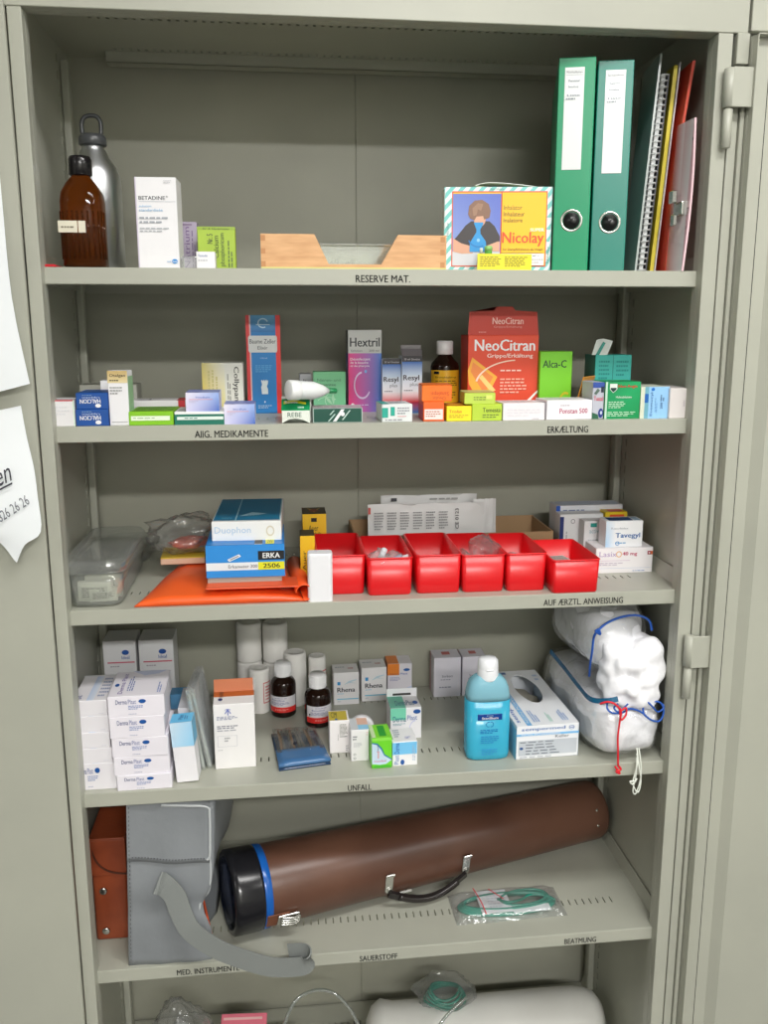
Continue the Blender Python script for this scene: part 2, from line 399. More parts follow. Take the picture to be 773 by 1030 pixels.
# opened doors, seen from their inner side
def door(x0, x1, hinge_x):
    mb = MB(); s = 1 if x1 > x0 else -1; a, b = min(x0, x1), max(x0, x1)
    mb.box(a, -.030, .06, b, -.0215, 1.921, bev=.001)
    e = x0
    mb.box(min(e, e+s*.0018), -.044, .06, max(e, e+s*.0018), -.0305, 1.921, bev=.0004)          # folded edge
    mb.box(a, -.044, 1.919, b, -.0305, 1.921, bev=.0004); mb.box(a, -.044, .06, b, -.0305, .062, bev=.0004)
    g = e+s*.026
    mb.box(min(g, g+s*.0008), -.0306, .064, max(g, g+s*.0008), -.0300, 1.917, m=1, bev=0)         # weld seam
    p0, p1, p2 = e+s*.046, e+s*.060, x1-s*.05
    vs = []
    for zz in (.08, 1.87):
        vs += [(p0, -.0301, zz), (p1, -.042, zz), (p2, -.042, zz), (p2+s*.014, -.0301, zz)]
    mb.add(vs, [[0, 1, 5, 4], [1, 2, 6, 5], [2, 3, 7, 6], [0, 3, 2, 1], [4, 5, 6, 7]])
    return cpart(mb, 'door', ('cabinet', 'gap'))
dr = door(.9745, 1.44, .96)
mb = MB(); mb.box(-.56, -.030, .06, -.0133, -.0215, 2.0, bev=.001)
mb.box(-.56, -.030, 1.3, -.0133, -.0302, 1.31, bev=0)
dl = cpart(mb, 'door')
mb = MB(); mb.box(.9530, -.0195, .05, .9665, -.012, 1.88, bev=.0015, seg=2); mb.box(.9505, -.012, .05, .975, -.008, 1.926, m=1, bev=0); mb.box(.9675, -.024, .05, .9740, -.012, 1.88, bev=.001); cpart(mb, 'hinge_strip', ('cabinet', 'gap'))
mb = MB(); mb.box(.9555, -.024, 1.886, .9735, -.008, 1.926, bev=.001); cpart(mb, 'hinge_plate')
for zt in ((0.9416, -0.035, 1.8793)[2], (0.9469, -0.035, 1.0585)[2]):
    for k, (z0, z1, r) in enumerate(((zt-.052, zt, .0085), (zt-.105, zt-.0525, .0065))):
        mb = MB(); mb.lathe([(r*.6, z0), (r, z0+.0015), (r, z1-.0015), (r*.6, z1)], axis=Matrix.Translation((.9455, -.030, 0)), n=16)
        if k == 0: mb.box(.9455, -.0385, z0, .9765, -.0345, z1, bev=.001)
        cpart(mb, 'hinge')
# neighbouring cabinets of the same row
for nm, x0, x1, lb in (('steel_cabinet', .976, 1.95, 'closed grey green steel cabinet to the right behind the opened door'), ('steel_cabinet', -1.05, -.045, 'closed grey green steel cabinet to the left behind the opened door')):
    t = empty(nm, lb, 'cabinet', ((x0+x1)/2, 0, 0)); w = x1-x0
    mb = MB(); mb.box(-w/2, -.004, 0, w/2, .38, 2.02, bev=.001); mb.box(-w/2, -.0199, 1.93, w/2, -.0045, 2.02, bev=.001); mb.build('carcass', ('cabinet',), t)
    for s in (-1, 1):
        mb = MB(); mb.box(min(s*.003, s*(w/2-.004)), -.0195, .06, max(s*.003, s*(w/2-.004)), -.0045, 1.925, bev=.001); dd = mb.build('door', ('cabinet',), t)
        if s == 1:
            mb = MB(); mb.lathe([(.004, 0), (.004, .0015)], axis=Matrix.Translation((.04, -.0196, 1.02)) @ Matrix.Rotation(rad(90), 4, 'X'), n=14); mb.box(.036, -.0235, .99, .044, -.0205, 1.05, bev=.0015); mb.build('handle', ('steel',), dd)
# two sheets of paper taped to the left door
def loft_sheet(name, label, Lc, Rc, extra=None):
    n = 18; Lp = catmull([Vector(p) for p in Lc], 4); Rp = catmull([Vector(p) for p in Rc], 4); nn = len(Lp); mb = MB(); vs = []
    for j in range(nn):
        for i in range(n+1):
            t = i/n; p = Lp[j].lerp(Rp[j], t); p.y -= .004*math.sin(math.pi*t)*0+.0; vs.append(p)
    k = len(vs); vs += [v+Vector((0, .0002, 0)) for v in vs]
    fs = []
    for j in range(nn-1):
        for i in range(n):
            q = [j*(n+1)+i, j*(n+1)+i+1, (j+1)*(n+1)+i+1, (j+1)*(n+1)+i]; fs += [q, [k+a for a in q[::-1]]]
    mb.add(vs, fs, (240, 244, 247), 0, True)
    if extra: extra(mb)
    o = mb.build(name, ('paper',)); return setp(o, label, 'paper', None)
loft_sheet('paper_notice', 'blank upper sheet of white paper taped to the left cabinet door',
    [(-0.1992, -0.031, 1.7503), (-0.1956, -0.031, 1.6544), (-0.1897, -0.031, 1.5297), (-0.1872, -0.031, 1.4125)], [(-0.0341, -0.032, 1.8244), (-0.0326, -0.034, 1.6928), (-0.0283, -0.042, 1.5678), (-0.0102, -0.058, 1.4575)])
def phone(mb):
    decals(mb, (-0.1157, -0.044, 1.2885), (Vector((-0.0446, -0.05, 1.3265))-Vector((-0.1154, -0.044, 1.2913))), (Vector((-0.1176, -0.043, 1.3268))-Vector((-0.1154, -0.044, 1.2913))), (0, -1, 0),
           [('t', 'Franken', 0, .12, 1, .9, (60, 60, 72), 0, .0), ('r', 0, -.02, 1, .05, (60, 60, 72))], lift=.003)
    decals(mb, (-0.1227, -0.046, 1.2335), (Vector((-0.022, -0.056, 1.2969))-Vector((-0.1227, -0.046, 1.2335))), (Vector((-0.1283, -0.045, 1.246))-Vector((-0.1227, -0.046, 1.2335))), (0, -1, 0),
           [('t', 'Zentrale 033/826 26 26', 0, 0, 1, 1, (120, 122, 130), 0, 0)], lift=.003)
loft_sheet('paper_notice', 'lower curling sheet of white paper with a telephone number on the left door',
    [(-0.2021, -0.031, 1.3914), (-0.186, -0.033, 1.3564), (-0.1626, -0.036, 1.3238), (-0.1323, -0.04, 1.2909), (-0.0977, -0.044, 1.2575), (-0.0692, -0.048, 1.2409), (-0.0505, -0.056, 1.2184)],
    [(-0.031, -0.032, 1.4268), (-0.0256, -0.036, 1.384), (-0.0175, -0.044, 1.3441), (-0.0134, -0.052, 1.3042), (-0.0105, -0.062, 1.2578), (-0.0333, -0.06, 1.2399), (-0.0466, -0.057, 1.2143)], phone)
# ------------------------------------------------------------ top shelf
Z1, Z2, Z3, Z4, Z5, Z6 = SH
# aluminium flask
x, y, z, r, h = (0.0543, 0.1371, 1.6103, 0.0371, 0.1502)
t = empty('drinking_flask', 'brushed aluminium drinking flask with a loop cap behind the brown bottle', 'flask', (x, y, z))
MB().lathe([(r*.86, 0), (r, .006), (r, h-.022), (r*.97, h-.012), (r*.86, h), (r*.62, h+.012), (.019, h+.021), (.016, h+.026), (.016, h+.032)], W, n=40).build('body', ('alu',), t)
mb = MB(); mb.lathe([(.019, h+.030), (.02, h+.031), (.02, h+.040), (.017, h+.045)], (70, 72, 74), n=24)
mb.sweep([(-.013, 0, h+.042), (-.014, 0, h+.060), (-.008, 0, h+.070), (.006, 0, h+.071), (.013, 0, h+.062), (.012, 0, h+.042)], .0032, (70, 72, 74)); mb.build('screw_cap', ('plastic',), t)
# amber bottle
x, y, z, r, h = (0.0533, 0.041, 1.6103, 0.029, 0.0885)
t = empty('medicine_bottle', 'tall ribbed amber glass bottle with black cap and a paper strip label', 'bottle', (x, y, z))
mb = MB(); mb.fixn = True
nr = 64; vs = []; prof = [(r*.9, .0), (r, .004), (r, h), (r*.93, h+.012), (r*.7, h+.024), (.012, h+.034), (.011, h+.046)]
mb.lathe(prof, W, n=48, power=3.2)
for k in range(12):
    a = rad(200+k*13); q = r*(abs(math.cos(a))**3.2+abs(math.sin(a))**3.2)**(-1/3.2)
    mb.sweep([(q*math.cos(a), q*math.sin(a), .012), (q*math.cos(a), q*math.sin(a), .075)], .0014, n=6, sub=1)
mb.build('glass_body', ('amber',), t)
MB().lathe([(r*.86, .003), (r*.93, .006), (r*.93, h*.62), (r*.5, h*.62)], (52, 24, 10), n=32, power=3.2).build('contents', ('plastic',), t)
MB().lathe([(.013, h+.034), (.0155, h+.036), (.0155, h+.056), (.0135, h+.060)], (28, 26, 28), n=28).build('screw_cap', ('gloss',), t)
mb = MB(); w_ = r*1.25; mb.box(-r*.99, -r-.0012, h*.52, -r*.99+w_, -r+.0004, h*.52+.0155, (226, 220, 200), bev=.0003)
decals(mb, (-r*.99, -r-.0013, h*.52), (w_, 0, 0), (0, 0, .0155), (0, -1, 0), [('l', .12, .3, .9, .6, 1, (120, 110, 90))]); mb.build('paper_label', ('paper',), t)
mb = MB(); mb.box(0, 0, 0, .030, .05, .0035, (206, 40, 52), bev=.0012); mb.box(.003, .003, .0035, .027, .047, .0042, (214, 60, 66), bev=.0003)
setp(mb.build('red_tray', ('plastic',), loc=(-.010, .004, Z1)), 'small flat red plastic tray lying left of the amber bottle', 'tray')
carton('medicine_carton', 'tall white disinfectant carton with grey heading beside the metal flask', 'box', (0.1262, 0.03, 1.6103, -2, 0.0562, 0.1221), .05,
    F=[('r', .0, .0, .03, 1, (206, 196, 216)), ('t', 'BETADINE', .08, .755, .72, .795, (70, 76, 82), 0, .01), ('t', '®', .74, .78, .79, .8, (90, 90, 90)), ('r', .08, .735, .97, .738, (150, 160, 175)), ('t', 'solution', .08, .675, .38, .70, (150, 190, 225)), ('t', 'standardisée', .08, .63, .65, .66, (150, 190, 225)),
       ('l', .08, .49, .84, .58, 2, (165, 170, 178)), ('l', .08, .40, .8, .46, 2, (180, 184, 190)), ('l', .7, .93, .93, .97, 2, (205, 205, 210)), ('e', .89, .085, .07, .025, (30, 140, 215)), ('r', .7, .078, .8, .085, (120, 170, 215)), ('t', 'beta', .84, .075, .95, .095, W)], T=[('l', .3, .3, .8, .7, 2, (190, 190, 200))])
carton('medicine_carton', 'lilac grey carton half hidden behind the tall white carton', 'box', (0.1654, 0.12, 1.6103, 0, 0.0352, 0.0736), .03, (178, 166, 188), F=[('t', 'Natrium', .45, .08, .68, .9, (120, 90, 140), 90, .0), ('l', .75, .1, .93, .85, 2, (120, 100, 140), 1), ('r', .2, .93, .8, .96, (140, 120, 150))])
mb = MB(); mb.box(0, 0, 0, .022, .03, .018, W, bev=.002, seg=2)
x, y, z, rt_, w, h = (0.1849, 0.03, 1.6103, 0, 0.0192, 0.0226)
setp(mb.build('pill_box', ('film_milky',), loc=(x, y, z)), 'small milky see-through plastic box beside the tall white carton', 'box')
carton('medicine_carton', 'tiny white carton standing in front of the lime green one', 'box', (0.2055, 0.03, 1.6103, 0, 0.0262, 0.0241), .03, F=[('t', 'Ventolin', .1, .7, .6, .84, (80, 110, 160)), ('l', .1, .4, .9, .6, 1, (200, 200, 206))])
carton('medicine_carton', 'lime green carton with slanting dark print on the top shelf', 'box', (0.204, 0.08, 1.6103, 0, 0.0546, 0.0629), .022, (168, 196, 62), F=[('r', .0, .93, 1, 1, (150, 178, 60)), ('t', 'Dr. A. Niedermaier', .15, .93, .85, .97, (50, 60, 40)), ('t', 'Nr. 5', .25, .62, .4, .84, (70, 84, 50), 90), ('t', 'Calcium', .42, .3, .55, .8, (60, 74, 40), 90, .0), ('t', 'phosphoricum', .58, .12, .74, .86, (86, 104, 60), 90, .0), ('l', .78, .1, .93, .7, 2, (100, 120, 66), 1)])
# wooden finger-jointed tray with a notch in its front
a, b = (0.296, 0.012), (0.5587, 0.012)
x0, y0 = a; w = b[0]-x0; h = .0475; dp = .17; tw = .0085
t = empty('wooden_tray', 'light beech finger-jointed tray with a slanted notch in its front', 'tray', (x0, y0, Z1))
def notched(y):
    mb = MB(); P = [(0, .003), (w, .003), (w, h), (w*.735, h), (w*.645, .007), (w*.36, .007), (w*.285, h), (0, h)]
    P3 = [(px_, y, pz) for px_, pz in P]+[(px_, y+tw, pz) for px_, pz in P]; n = len(P)
    mb.add(P3, [[0, 5, 6, 7], [0, 1, 4, 5], [1, 2, 3, 4], [n+7, n+6, n+5, n], [n+5, n+4, n+1, n], [n+4, n+3, n+2, n+1]]+[[i, n+i, n+(i+1) % n, (i+1) % n] for i in range(n)])
    for s_ in (0, 1):
        for k in range(3):
            xx = 0 if s_ == 0 else w-tw; zz = .003+k*.0175
            mb.box(xx-.0001, y-.0003, zz, xx+tw*.75, y+.001, min(zz+.0075, h), m=1, bev=0)
    return mb
endgrain = colmat('beech_end_grain', (196, 140, 92), .6)
notched(0).build('front_board', ('wood', endgrain), t); notched(dp-tw).build('back_board', ('wood', endgrain), t)
for xx in (0.0002, w-tw-.0002): MB().box(xx, tw, .003, xx+tw, dp-tw, h-.0004, bev=.0005).build('end_board', ('wood',), t)
MB().box(-.0002, -.0002, 0, w+.0002, dp, .003, (214, 206, 130), bev=.0003).build('base_board', ('paper',), t)
a_ = (0.3821, 0.1); b_ = (0.4877, 0.1)
mb = MB(); ww = b_[0]-a_[0]
for q in ((0, 0, 0, ww, .09, .0015), (0, 0, .0015, ww, .0015, .034), (0, .0885, .0015, ww, .09, .034), (0, .0015, .0015, .0015, .0885, .034), (ww-.0015, .0015, .0015, ww, .0885, .034), (-.003, -.003, .0345, ww+.003, .093, .0375)): mb.box(*q, bev=.0005)
for k in range(7): mb.box(.008+k*.008, .02, .003, .012+k*.008, .07, .010+.004*(k % 3), (250, 250, 250), bev=.001)
setp(mb.build('clear_box', ('tub',), loc=(a_[0], .075, Z1+.003)), 'clear plastic box of small parts standing inside the wooden tray', 'box')
# inhaler carton
STR = []
asp = 1.42      # the panel is wider than high: keep the stripes near forty-five degrees
for k in range(-9, 12):
    for q in range(14):
        v0, v1 = q/14, (q+1)/14; a = k*.095+.02+v0/asp; b = k*.095+.02+v1/asp; wd = .047
        P = [(a, v0), (a+wd, v0), (b+wd, v1), (b, v1)]
        if max(p[0] for p in P) <= 0 or min(p[0] for p in P) >= 1: continue
        if .1 < v0 < .9 and .1 < a < .9: continue
        STR.append(('p', [(min(1, max(0, p[0])), p[1]) for p in P], (120, 206, 200)))
HAIR, SKIN, SHIRT, CY_ = (138, 104, 84), (222, 170, 142), (62, 56, 58), (44, 152, 220)
photo = [('g', .08, .075, .525, .92, [(150, 170, 225), (120, 140, 220), (90, 110, 200), (110, 130, 205)]), ('r', .08, .075, .525, .24, (214, 216, 222)),
  ('p', [(.09, .38), (.12, .42), (.2, .55), (.25, .6), (.42, .6), (.47, .54), (.52, .42), (.52, .34), (.42, .3), (.26, .28), (.15, .33)], SHIRT),
  ('p', [(.085, .24), (.085, .40), (.16, .34), (.27, .3), (.27, .22), (.17, .215)], SKIN), ('p', [(.4, .25), (.4, .31), (.5, .36), (.52, .36), (.52, .24)], SKIN),
  ('e', .33, .62, .055, .085, SKIN), ('p', [(.22, .68), (.23, .78), (.28, .84), (.35, .85), (.41, .8), (.43, .72), (.42, .64), (.37, .62), (.36, .66), (.3, .655), (.28, .61), (.24, .63)], HAIR), ('p', [(.27, .66), (.26, .75), (.31, .81), (.36, .8), (.34, .72), (.31, .74), (.3, .67)], (160, 124, 100)),
  ('p', [(.24, .235), (.24, .34), (.3, .47), (.3, .5), (.275, .58), (.285, .585), (.36, .585), (.365, .57), (.335, .5), (.34, .45), (.39, .36), (.4, .24)], CY_), ('e', .32, .375, .015, .02, (140, 200, 236)), ('o', .32, .41, .1, .12, .12, 200, 300, (26, 120, 196))]
YEL = [('r', .535, .225, .935, .92, (250, 196, 28)), ('t', 'Inhalator', .55, .73, .72, .785, (90, 70, 30), 0, 0), ('t', 'Inhalateur', .55, .655, .745, .71, (90, 70, 30), 0, 0), ('t', 'Inalatore', .55, .585, .725, .635, (90, 70, 30), 0, 0),
  ('r', .80, .48, .93, .52, (250, 220, 60)), ('t', 'SUPER', .80, .478, .93, .515, W, 0, .02), ('t', 'Nicolay', .54, .30, .93, .47, (232, 80, 34), 0, .025), ('t', 'für Dampfinhalation du visage', .55, .245, .92, .28, (110, 70, 20), 0, 0), ('r', .535, .075, .935, .215, W), ('t', 'Nr./No.', .64, .18, .7, .2, (120, 120, 120)), ('t', '687 51', .83, .18, .89, .2, (120, 120, 120)), ('l', .82, .09, .93, .16, 2, (190, 190, 190))]
frame = [('r', .07, .06, .955, .95, (228, 92, 60)), ('r', .08, .075, .945, .935, (250, 196, 28)), ('r', .525, .075, .535, .935, (228, 92, 60))]
carton('inhaler_carton', 'inhaler carton with teal striped border, blue photo panel and yellow panel', 'box', (0.563, 0.055, 1.6103, -7, 0.1573, 0.1193), .06, (236, 244, 244), F=STR+frame+photo+YEL+[('t', 'Nicolay', .02, .42, .05, .58, (90, 130, 130), 90, 0), ('t', 'Super Inhalator', .42, .955, .55, .985, (90, 110, 110), 0, 0), ('t', 'Nicolay', .96, .1, .985, .3, (90, 130, 130), 90, 0)], T=[('r', 0, 0, 1, 1, (206, 226, 224))])
x, y, z, rt_, w, h = (0.563, 0.055, 1.6103, -7, 0.1573, 0.1193)
mb = MB()
Pl = [(0, 0, .0015), (.03, 0, .0065), (.06, 0, .0060), (.12, 0, .0015)]
mb.strap([(0, .02, .003), (.02, .02, .0075), (.055, .02, .0065), (.105, .02, .0018)], [(0, 1, 0)]*4, .035, .0008, (232, 236, 232)); mb.strap([(0, .02, .003), (.03, .02, .0010), (.105, .02, .0010)], [(0, 1, 0)]*3, .035, .0008, (200, 214, 170))
setp(mb.build('folded_leaflet', ('paper',), loc=(x+.045, y, z+h)), 'folded paper leaflet lying on top of the inhaler carton', 'leaflet')
xa = (0.6026, 0.02)[0]; xb = (0.6823, 0.02)[0]
mb = MB(); mb.box(0, 0, 0, xb-xa, .0012, .0225, (240, 226, 50), bev=.0002); mb.box(0, .0012, 0, xb-xa, .014, .001, (240, 226, 50), bev=.0002)
decals(mb, (0, 0, 0), (xb-xa, 0, 0), (0, 0, .0225), (0, -1, 0), [('l', .05, .18, .44, .85, 6, (150, 140, 40)), ('l', .5, .18, .92, .85, 6, (150, 140, 40))])
setp(mb.build('folded_leaflet', ('paper',), loc=(xa, .005, Z1)), 'yellow leaflet propped against the front of the inhaler carton', 'leaflet')
for (xl, xr, yt, c1, c2, lb, nm, ct) in ((481, 486, 247, (70, 60, 40), (220, 226, 220), 'tiny brown dropper bottle with white cap before the inhaler carton', 'dropper_bottle', 'bottle'), (487, 495, 244, (96, 172, 74), (150, 206, 120), 'tiny green round tin in front of the inhaler carton', 'green_tin', 'tin')):
    x, y, z, r, h = CYL = ((0.613, 0.027) if nm[0] == 'd' else (0.6236, 0.028))+(Z1, .0032 if nm[0] == 'd' else .0055, .031 if nm[0] == 'd' else .034)
    t = empty(nm, lb, ct, (x, y, z)); MB().lathe([(r*.9, 0), (r, .001), (r, h*.75), (r*.6, h*.8)] if nm[0] == 'd' else [(r, 0), (r, h-.003), (r*.95, h-.002)], c1, n=20).build('body', ('gloss',), t)
    MB().lathe([(r*.75, h*.79), (r*.75, h), (r*.6, h+.001)] if nm[0] == 'd' else [(r*1.05, h-.006), (r*1.05, h), (r*.9, h+.001)], c2, n=20).build('lid', ('plastic',), t)
# ring binders
def binder(pos, c, lb, lab, rng, words):
    x, y, z, rot, w, h = pos; d = .25; t = empty('ring_binder', lb, 'binder', (x+w/2, y, z), rot)
    def L(mb, name, mats=('plastic',)): 
        for i, v in enumerate(mb.v): mb.v[i] = (v[0]-w/2, v[1], v[2])
        return mb.build(name, mats, t)
    mb = MB(); mb.box(0, 0, 0, w, .003, h, c, bev=.0012, seg=2); L(mb, 'spine')
    for q in (0, w-.0028):
        mb = MB(); mb.box(q, .0031, 0, q+.0028, d, h, c, bev=.001); L(mb, 'cover')
    mb = MB(); mb.box(.0045, .02, .006, w-.014, d-.012, h-.012, (225, 226, 222), bev=.0008); L(mb, 'paper_stack', ('paper',))
    u0, u1, v0, v1 = lab; mb = MB(); mb.box(u0*w, -.0006, v0*h, u1*w, .0002, v1*h, (222, 226, 226), bev=.0002)
    decals(mb, (u0*w, -.0006, v0*h), ((u1-u0)*w, 0, 0), (0, 0, (v1-v0)*h), (0, -1, 0), [('r', .05, .965, .95, .967, (120, 120, 120)), ('t', words[0], .1, .94, .9, .96, (90, 90, 95)), ('r', .05, .925, .95, .927, (120, 120, 120)), ('t', words[1], .2, .86, .75, .88, (90, 100, 120)), ('t', 'Bestellung', .2, .80, .7, .82, (90, 100, 120)), ('t', 'Liste', .15, .72, .8, .74, (90, 100, 120)), ('l', .1, .68, .85, .71, 1, (120, 130, 140))], lift=.0001); L(mb, 'spine_label', ('gloss',))
    cx, cz = rng[0]*w, rng[1]*h
    ax = Matrix.Translation((cx, 0, cz)) @ Matrix.Rotation(rad(90), 4, 'X')
    mb = MB(); mb.lathe([(.0118, -.0005), (.0135, .0008), (.0150, .0012), (.0162, -.0002)], W, n=32, axis=ax, capped=False); L(mb, 'finger_ring', ('steel',))
    mb = MB(); mb.lathe([(.0119, -.0008), (.0119, .0004)], (20, 22, 22), n=32, axis=ax); mb.lathe([(.003, -.0006), (.004, .0016), (.002, .003)], (70, 70, 70), n=12, axis=Matrix.Translation((cx+.003, 0, cz)) @ Matrix.Rotation(rad(90), 4, 'X')); L(mb, 'finger_hole', ('plastic',))
binder((0.7187, 0.022, 1.6103, -15, 0.0513, 0.2904), (10, 146, 100), 'bright green ring binder, the left of the two binders', (.17, .70, .485, .955), (.50, .245), ('Notfallplan', 'Personal'))
binder((0.7759, 0.022, 1.6103, -14, 0.0499, 0.2884), (22, 128, 112), 'darker teal ring binder, the right of the two binders', (.22, .78, .475, .955), (.52, .24), ('Sanitätsdienst', 'Rapporte'))
# leaning papers at the right
def leaning(name, label, cat, xb, xt, y0, d, h, th, c, mat='paper', bow=0, F=None, rz=0):
    """sheet or booklet of height h and depth d leaning from xb on the shelf to xt at its top, bowed sideways"""
    mb = MB(); n = 12; vs = []
    dx = xt-xb; hz = math.sqrt(max(h*h-dx*dx, .01))
    for k in range(n+1):
        t = k/n; X = xb+dx*t+bow*math.sin(math.pi*t); Zz = Z1+hz*t
        for yy, xx in ((y0, X-th), (y0+d, X-th), (y0+d, X), (y0, X)): vs.append((xx, yy, Zz))
    fs = [[k*4+j, k*4+(j+1) % 4, k*4+4+(j+1) % 4, k*4+4+j] for k in range(n) for j in range(4)]+[[3, 2, 1, 0], [n*4+j for j in range(4)]]
    ox = Vector((xb, y0, Z1)); mb.add([Vector(v)-ox for v in vs], fs, c)
    if F:
        def bend(u, v, e): return Vector((xb+dx*v+bow*math.sin(math.pi*v)-th-e, y0+d*(1-u), Z1+hz*v))-ox
        decals(mb, (0, 0, 0), (0, 0, 0), (0, 0, 0), (1, 0, 0), F, bend=bend)
    o = mb.build(name, (mat,), loc=ox, rot=(0, 0, rad(rz)))
    return setp(o, label, cat) if label else o
a = (0.8658, 0.07, 1.6298); b = (0.8866, 0.07, 1.8983)
leaning('plastic_folder', 'dark grey plastic folder leaning beside the teal binder', 'folder', a[0], b[0], .07, .10, .312, .003, (176, 184, 182), 'gloss', rz=-9)
a = (0.8822, 0.075, 1.6302); b = (0.9003, 0.075, 1.8864)
nb = empty('spiral_notebook', 'spiral-bound notebook leaning against the grey folder', 'notebook', (a[0], .075, Z1), -8)
o = leaning('cover', None, None, a[0]-.003, b[0]-.003, .08, .10, .288, .006, (228, 232, 232)); o.location = (-.003, .005, 0); o.parent = nb
mb = MB(); n = 34
for k in range(n):
    t = (k+.5)/n; X = (b[0]-a[0])*t-.006; zz = .288*t*.996
    mb.sweep([(X-.007, .012, zz), (X-.006, -.001, zz+.001), (X, -.004, zz+.0015), (X+.005, -.001, zz+.002), (X+.006, .012, zz+.003)], .0014, (196, 200, 200), n=5, sub=3)
mb.build('spiral_binding', ('plastic',), nb)
o = leaning('back_cover', None, None, a[0]+.003, b[0]+.003, .08, .10, .288, .0025, (60, 64, 74)); o.location = (.003, .005, 0); o.parent = nb
a = (0.8962, 0.078, 1.6305); b = (0.9153, 0.078, 1.8903)
leaning('yellow_booklet', 'thin yellow booklet leaning right of the spiral notebook', 'booklet', a[0], b[0], .078, .10, .30, .0055, (222, 204, 52), rz=-7)
a = (0.8981, 0.075, 1.6303); b = (0.9184, 0.075, 1.8923)
leaning('loose_sheets', 'white sheets leaning against the yellow booklet', 'paper', a[0], b[0], .075, .10, .303, .0015, (232, 226, 236), rz=-7)
a = (0.9085, 0.055, 1.629); b = (0.9307, 0.055, 1.8904)
leaning('document_folder', 'orange red card folder bending against the right cabinet side', 'folder', min(a[0], .915), min(b[0], .938), .053, .11, .30, .004, (214, 66, 36), rz=-7, bow=-.005, F=[('p', [(.75, 0), (1, 0), (1, .22), (.93, .32), (.85, .2)], (224, 70, 52))])
a = (0.9087, 0, 1.6252); b = (0.9135, 0, 1.8092)
mb_b = leaning('brochure', 'pale pink and white brochure with a metal clip, nearest the right cabinet side', 'brochure', a[0], b[0], -.002, .056, .21, .003, (232, 200, 206), bow=.004, mat='gloss',
    F=[('g', 0, 0, .5, 1, [(214, 120, 124), (236, 206, 212), (240, 214, 218), (206, 96, 92)]), ('g', .5, 0, 1, 1, [(236, 206, 212), (244, 240, 244), (240, 226, 230), (226, 176, 180)]), ('r', .8, .86, .97, .88, (50, 40, 46)), ('t', 'lam', .78, .38, .97, .45, (60, 40, 70), 0, .0), ('t', 'guide', .8, .27, .97, .31, (150, 120, 140), 0, 0)])
mb = MB(); mb.box(-.010, -.003, 0, .002, .026, .020, (110, 106, 102), bev=.002, seg=2); mb.box(-.019, .008, .018, -.012, .024, .036, (140, 136, 130), bev=.0015); mb.box(-.018, .002, -.014, -.013, .016, .002, (128, 124, 118), bev=.0015)
p = (0.9071, 0.02, 1.6928)
setp(mb.build('bulldog_clip', ('steel',), loc=(a[0]+(b[0]-a[0])*(p[2]-Z1)/.21+.001, .006, p[2]-.004)), 'small dark metal clip gripping the pale brochure', 'clip')
# ------------------------------------------------------------ second shelf
carton('medicine_carton', 'plain white carton with red top edge at the left end of the second shelf', 'box', (-0.0038, 0.004, 1.3938, 0, 0.0344, 0.037), .05, (232, 230, 232), F=[('r', 0, .96, 1, 1, (214, 90, 100)), ('r', .96, 0, 1, 1, (206, 232, 206)), ('l', .1, .4, .8, .8, 3, (222, 222, 226))], T=[('r', 0, 0, 1, .08, (214, 90, 100))])
HB = [(0.0316, 0.006, 1.3938, 0, 0.045, 0.0235), (0.0328, 0.008, 1.4173, 0, 0.0442, 0.0228)]
for q, lb in zip(HB, ('dark blue sleeping pill carton, lower of the stacked pair', 'dark blue sleeping pill carton, upper of the stacked pair')):
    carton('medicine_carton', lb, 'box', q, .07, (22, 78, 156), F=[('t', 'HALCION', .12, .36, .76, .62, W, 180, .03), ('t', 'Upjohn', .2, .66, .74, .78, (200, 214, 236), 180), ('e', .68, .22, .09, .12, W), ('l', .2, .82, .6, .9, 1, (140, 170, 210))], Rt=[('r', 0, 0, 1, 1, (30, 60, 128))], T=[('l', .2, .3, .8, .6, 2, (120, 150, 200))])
carton('medicine_carton', 'slim upright ear drop carton with beige heading', 'box', (0.0772, 0.01, 1.3938, -5, 0.028, 0.0768), .028, F=[('g', 0, .78, 1, 1, [(226, 208, 160), (232, 216, 170), (196, 168, 110), (196, 168, 110)]), ('t', 'Otalgan', .1, .875, .9, .945, (40, 34, 30), 0, .02), ('l', .1, .80, .8, .85, 1, (90, 80, 60)), ('l', .1, .56, .75, .72, 3, (150, 150, 150)), ('r', .1, .06, .9, .068, (120, 120, 120))], Rt=[('r', 0, 0, 1, .9, (150, 190, 150))])
carton('medicine_carton', 'small white carton behind the slim ear drop carton', 'box', (0.0496, 0.1, 1.3938, 0, 0.0132, 0.0579), .03)
carton('medicine_carton', 'flat grey white carton at the back behind the dark blue pair', 'box', (0.0086, 0.15, 1.3938, 0, 0.0865, 0.0489), .05, (186, 186, 176))
carton('medicine_carton', 'flat white carton with red right end behind the lime green carton', 'box', (0.0921, 0.11, 1.3938, 0, 0.0807, 0.0266), .05, (222, 220, 222), F=[('r', .87, 0, 1, 1, (190, 44, 52)), ('l', .05, .3, .4, .7, 2, (190, 190, 196))], T=[('r', .84, 0, 1, 1, (186, 60, 62)), ('l', .1, .2, .5, .7, 3, (180, 180, 186)), ('r', .3, .2, .34, .6, (80, 80, 90))])
carton('medicine_carton', 'flat lime green carton with a white stripe on the front edge', 'box', (0.104, 0.006, 1.3938, 0, 0.0622, 0.0195), .085, (132, 196, 32), F=[('r', .05, .35, .92, .68, (232, 244, 220)), ('l', .1, .45, .8, .6, 1, (170, 190, 150))], T=[('r', .05, .1, .95, .9, (112, 170, 40)), ('l', .1, .3, .9, .8, 4, (80, 130, 40))])
ST = [(0.1676, 0.006, 1.3938, 0, 0.07, 0.0187)]
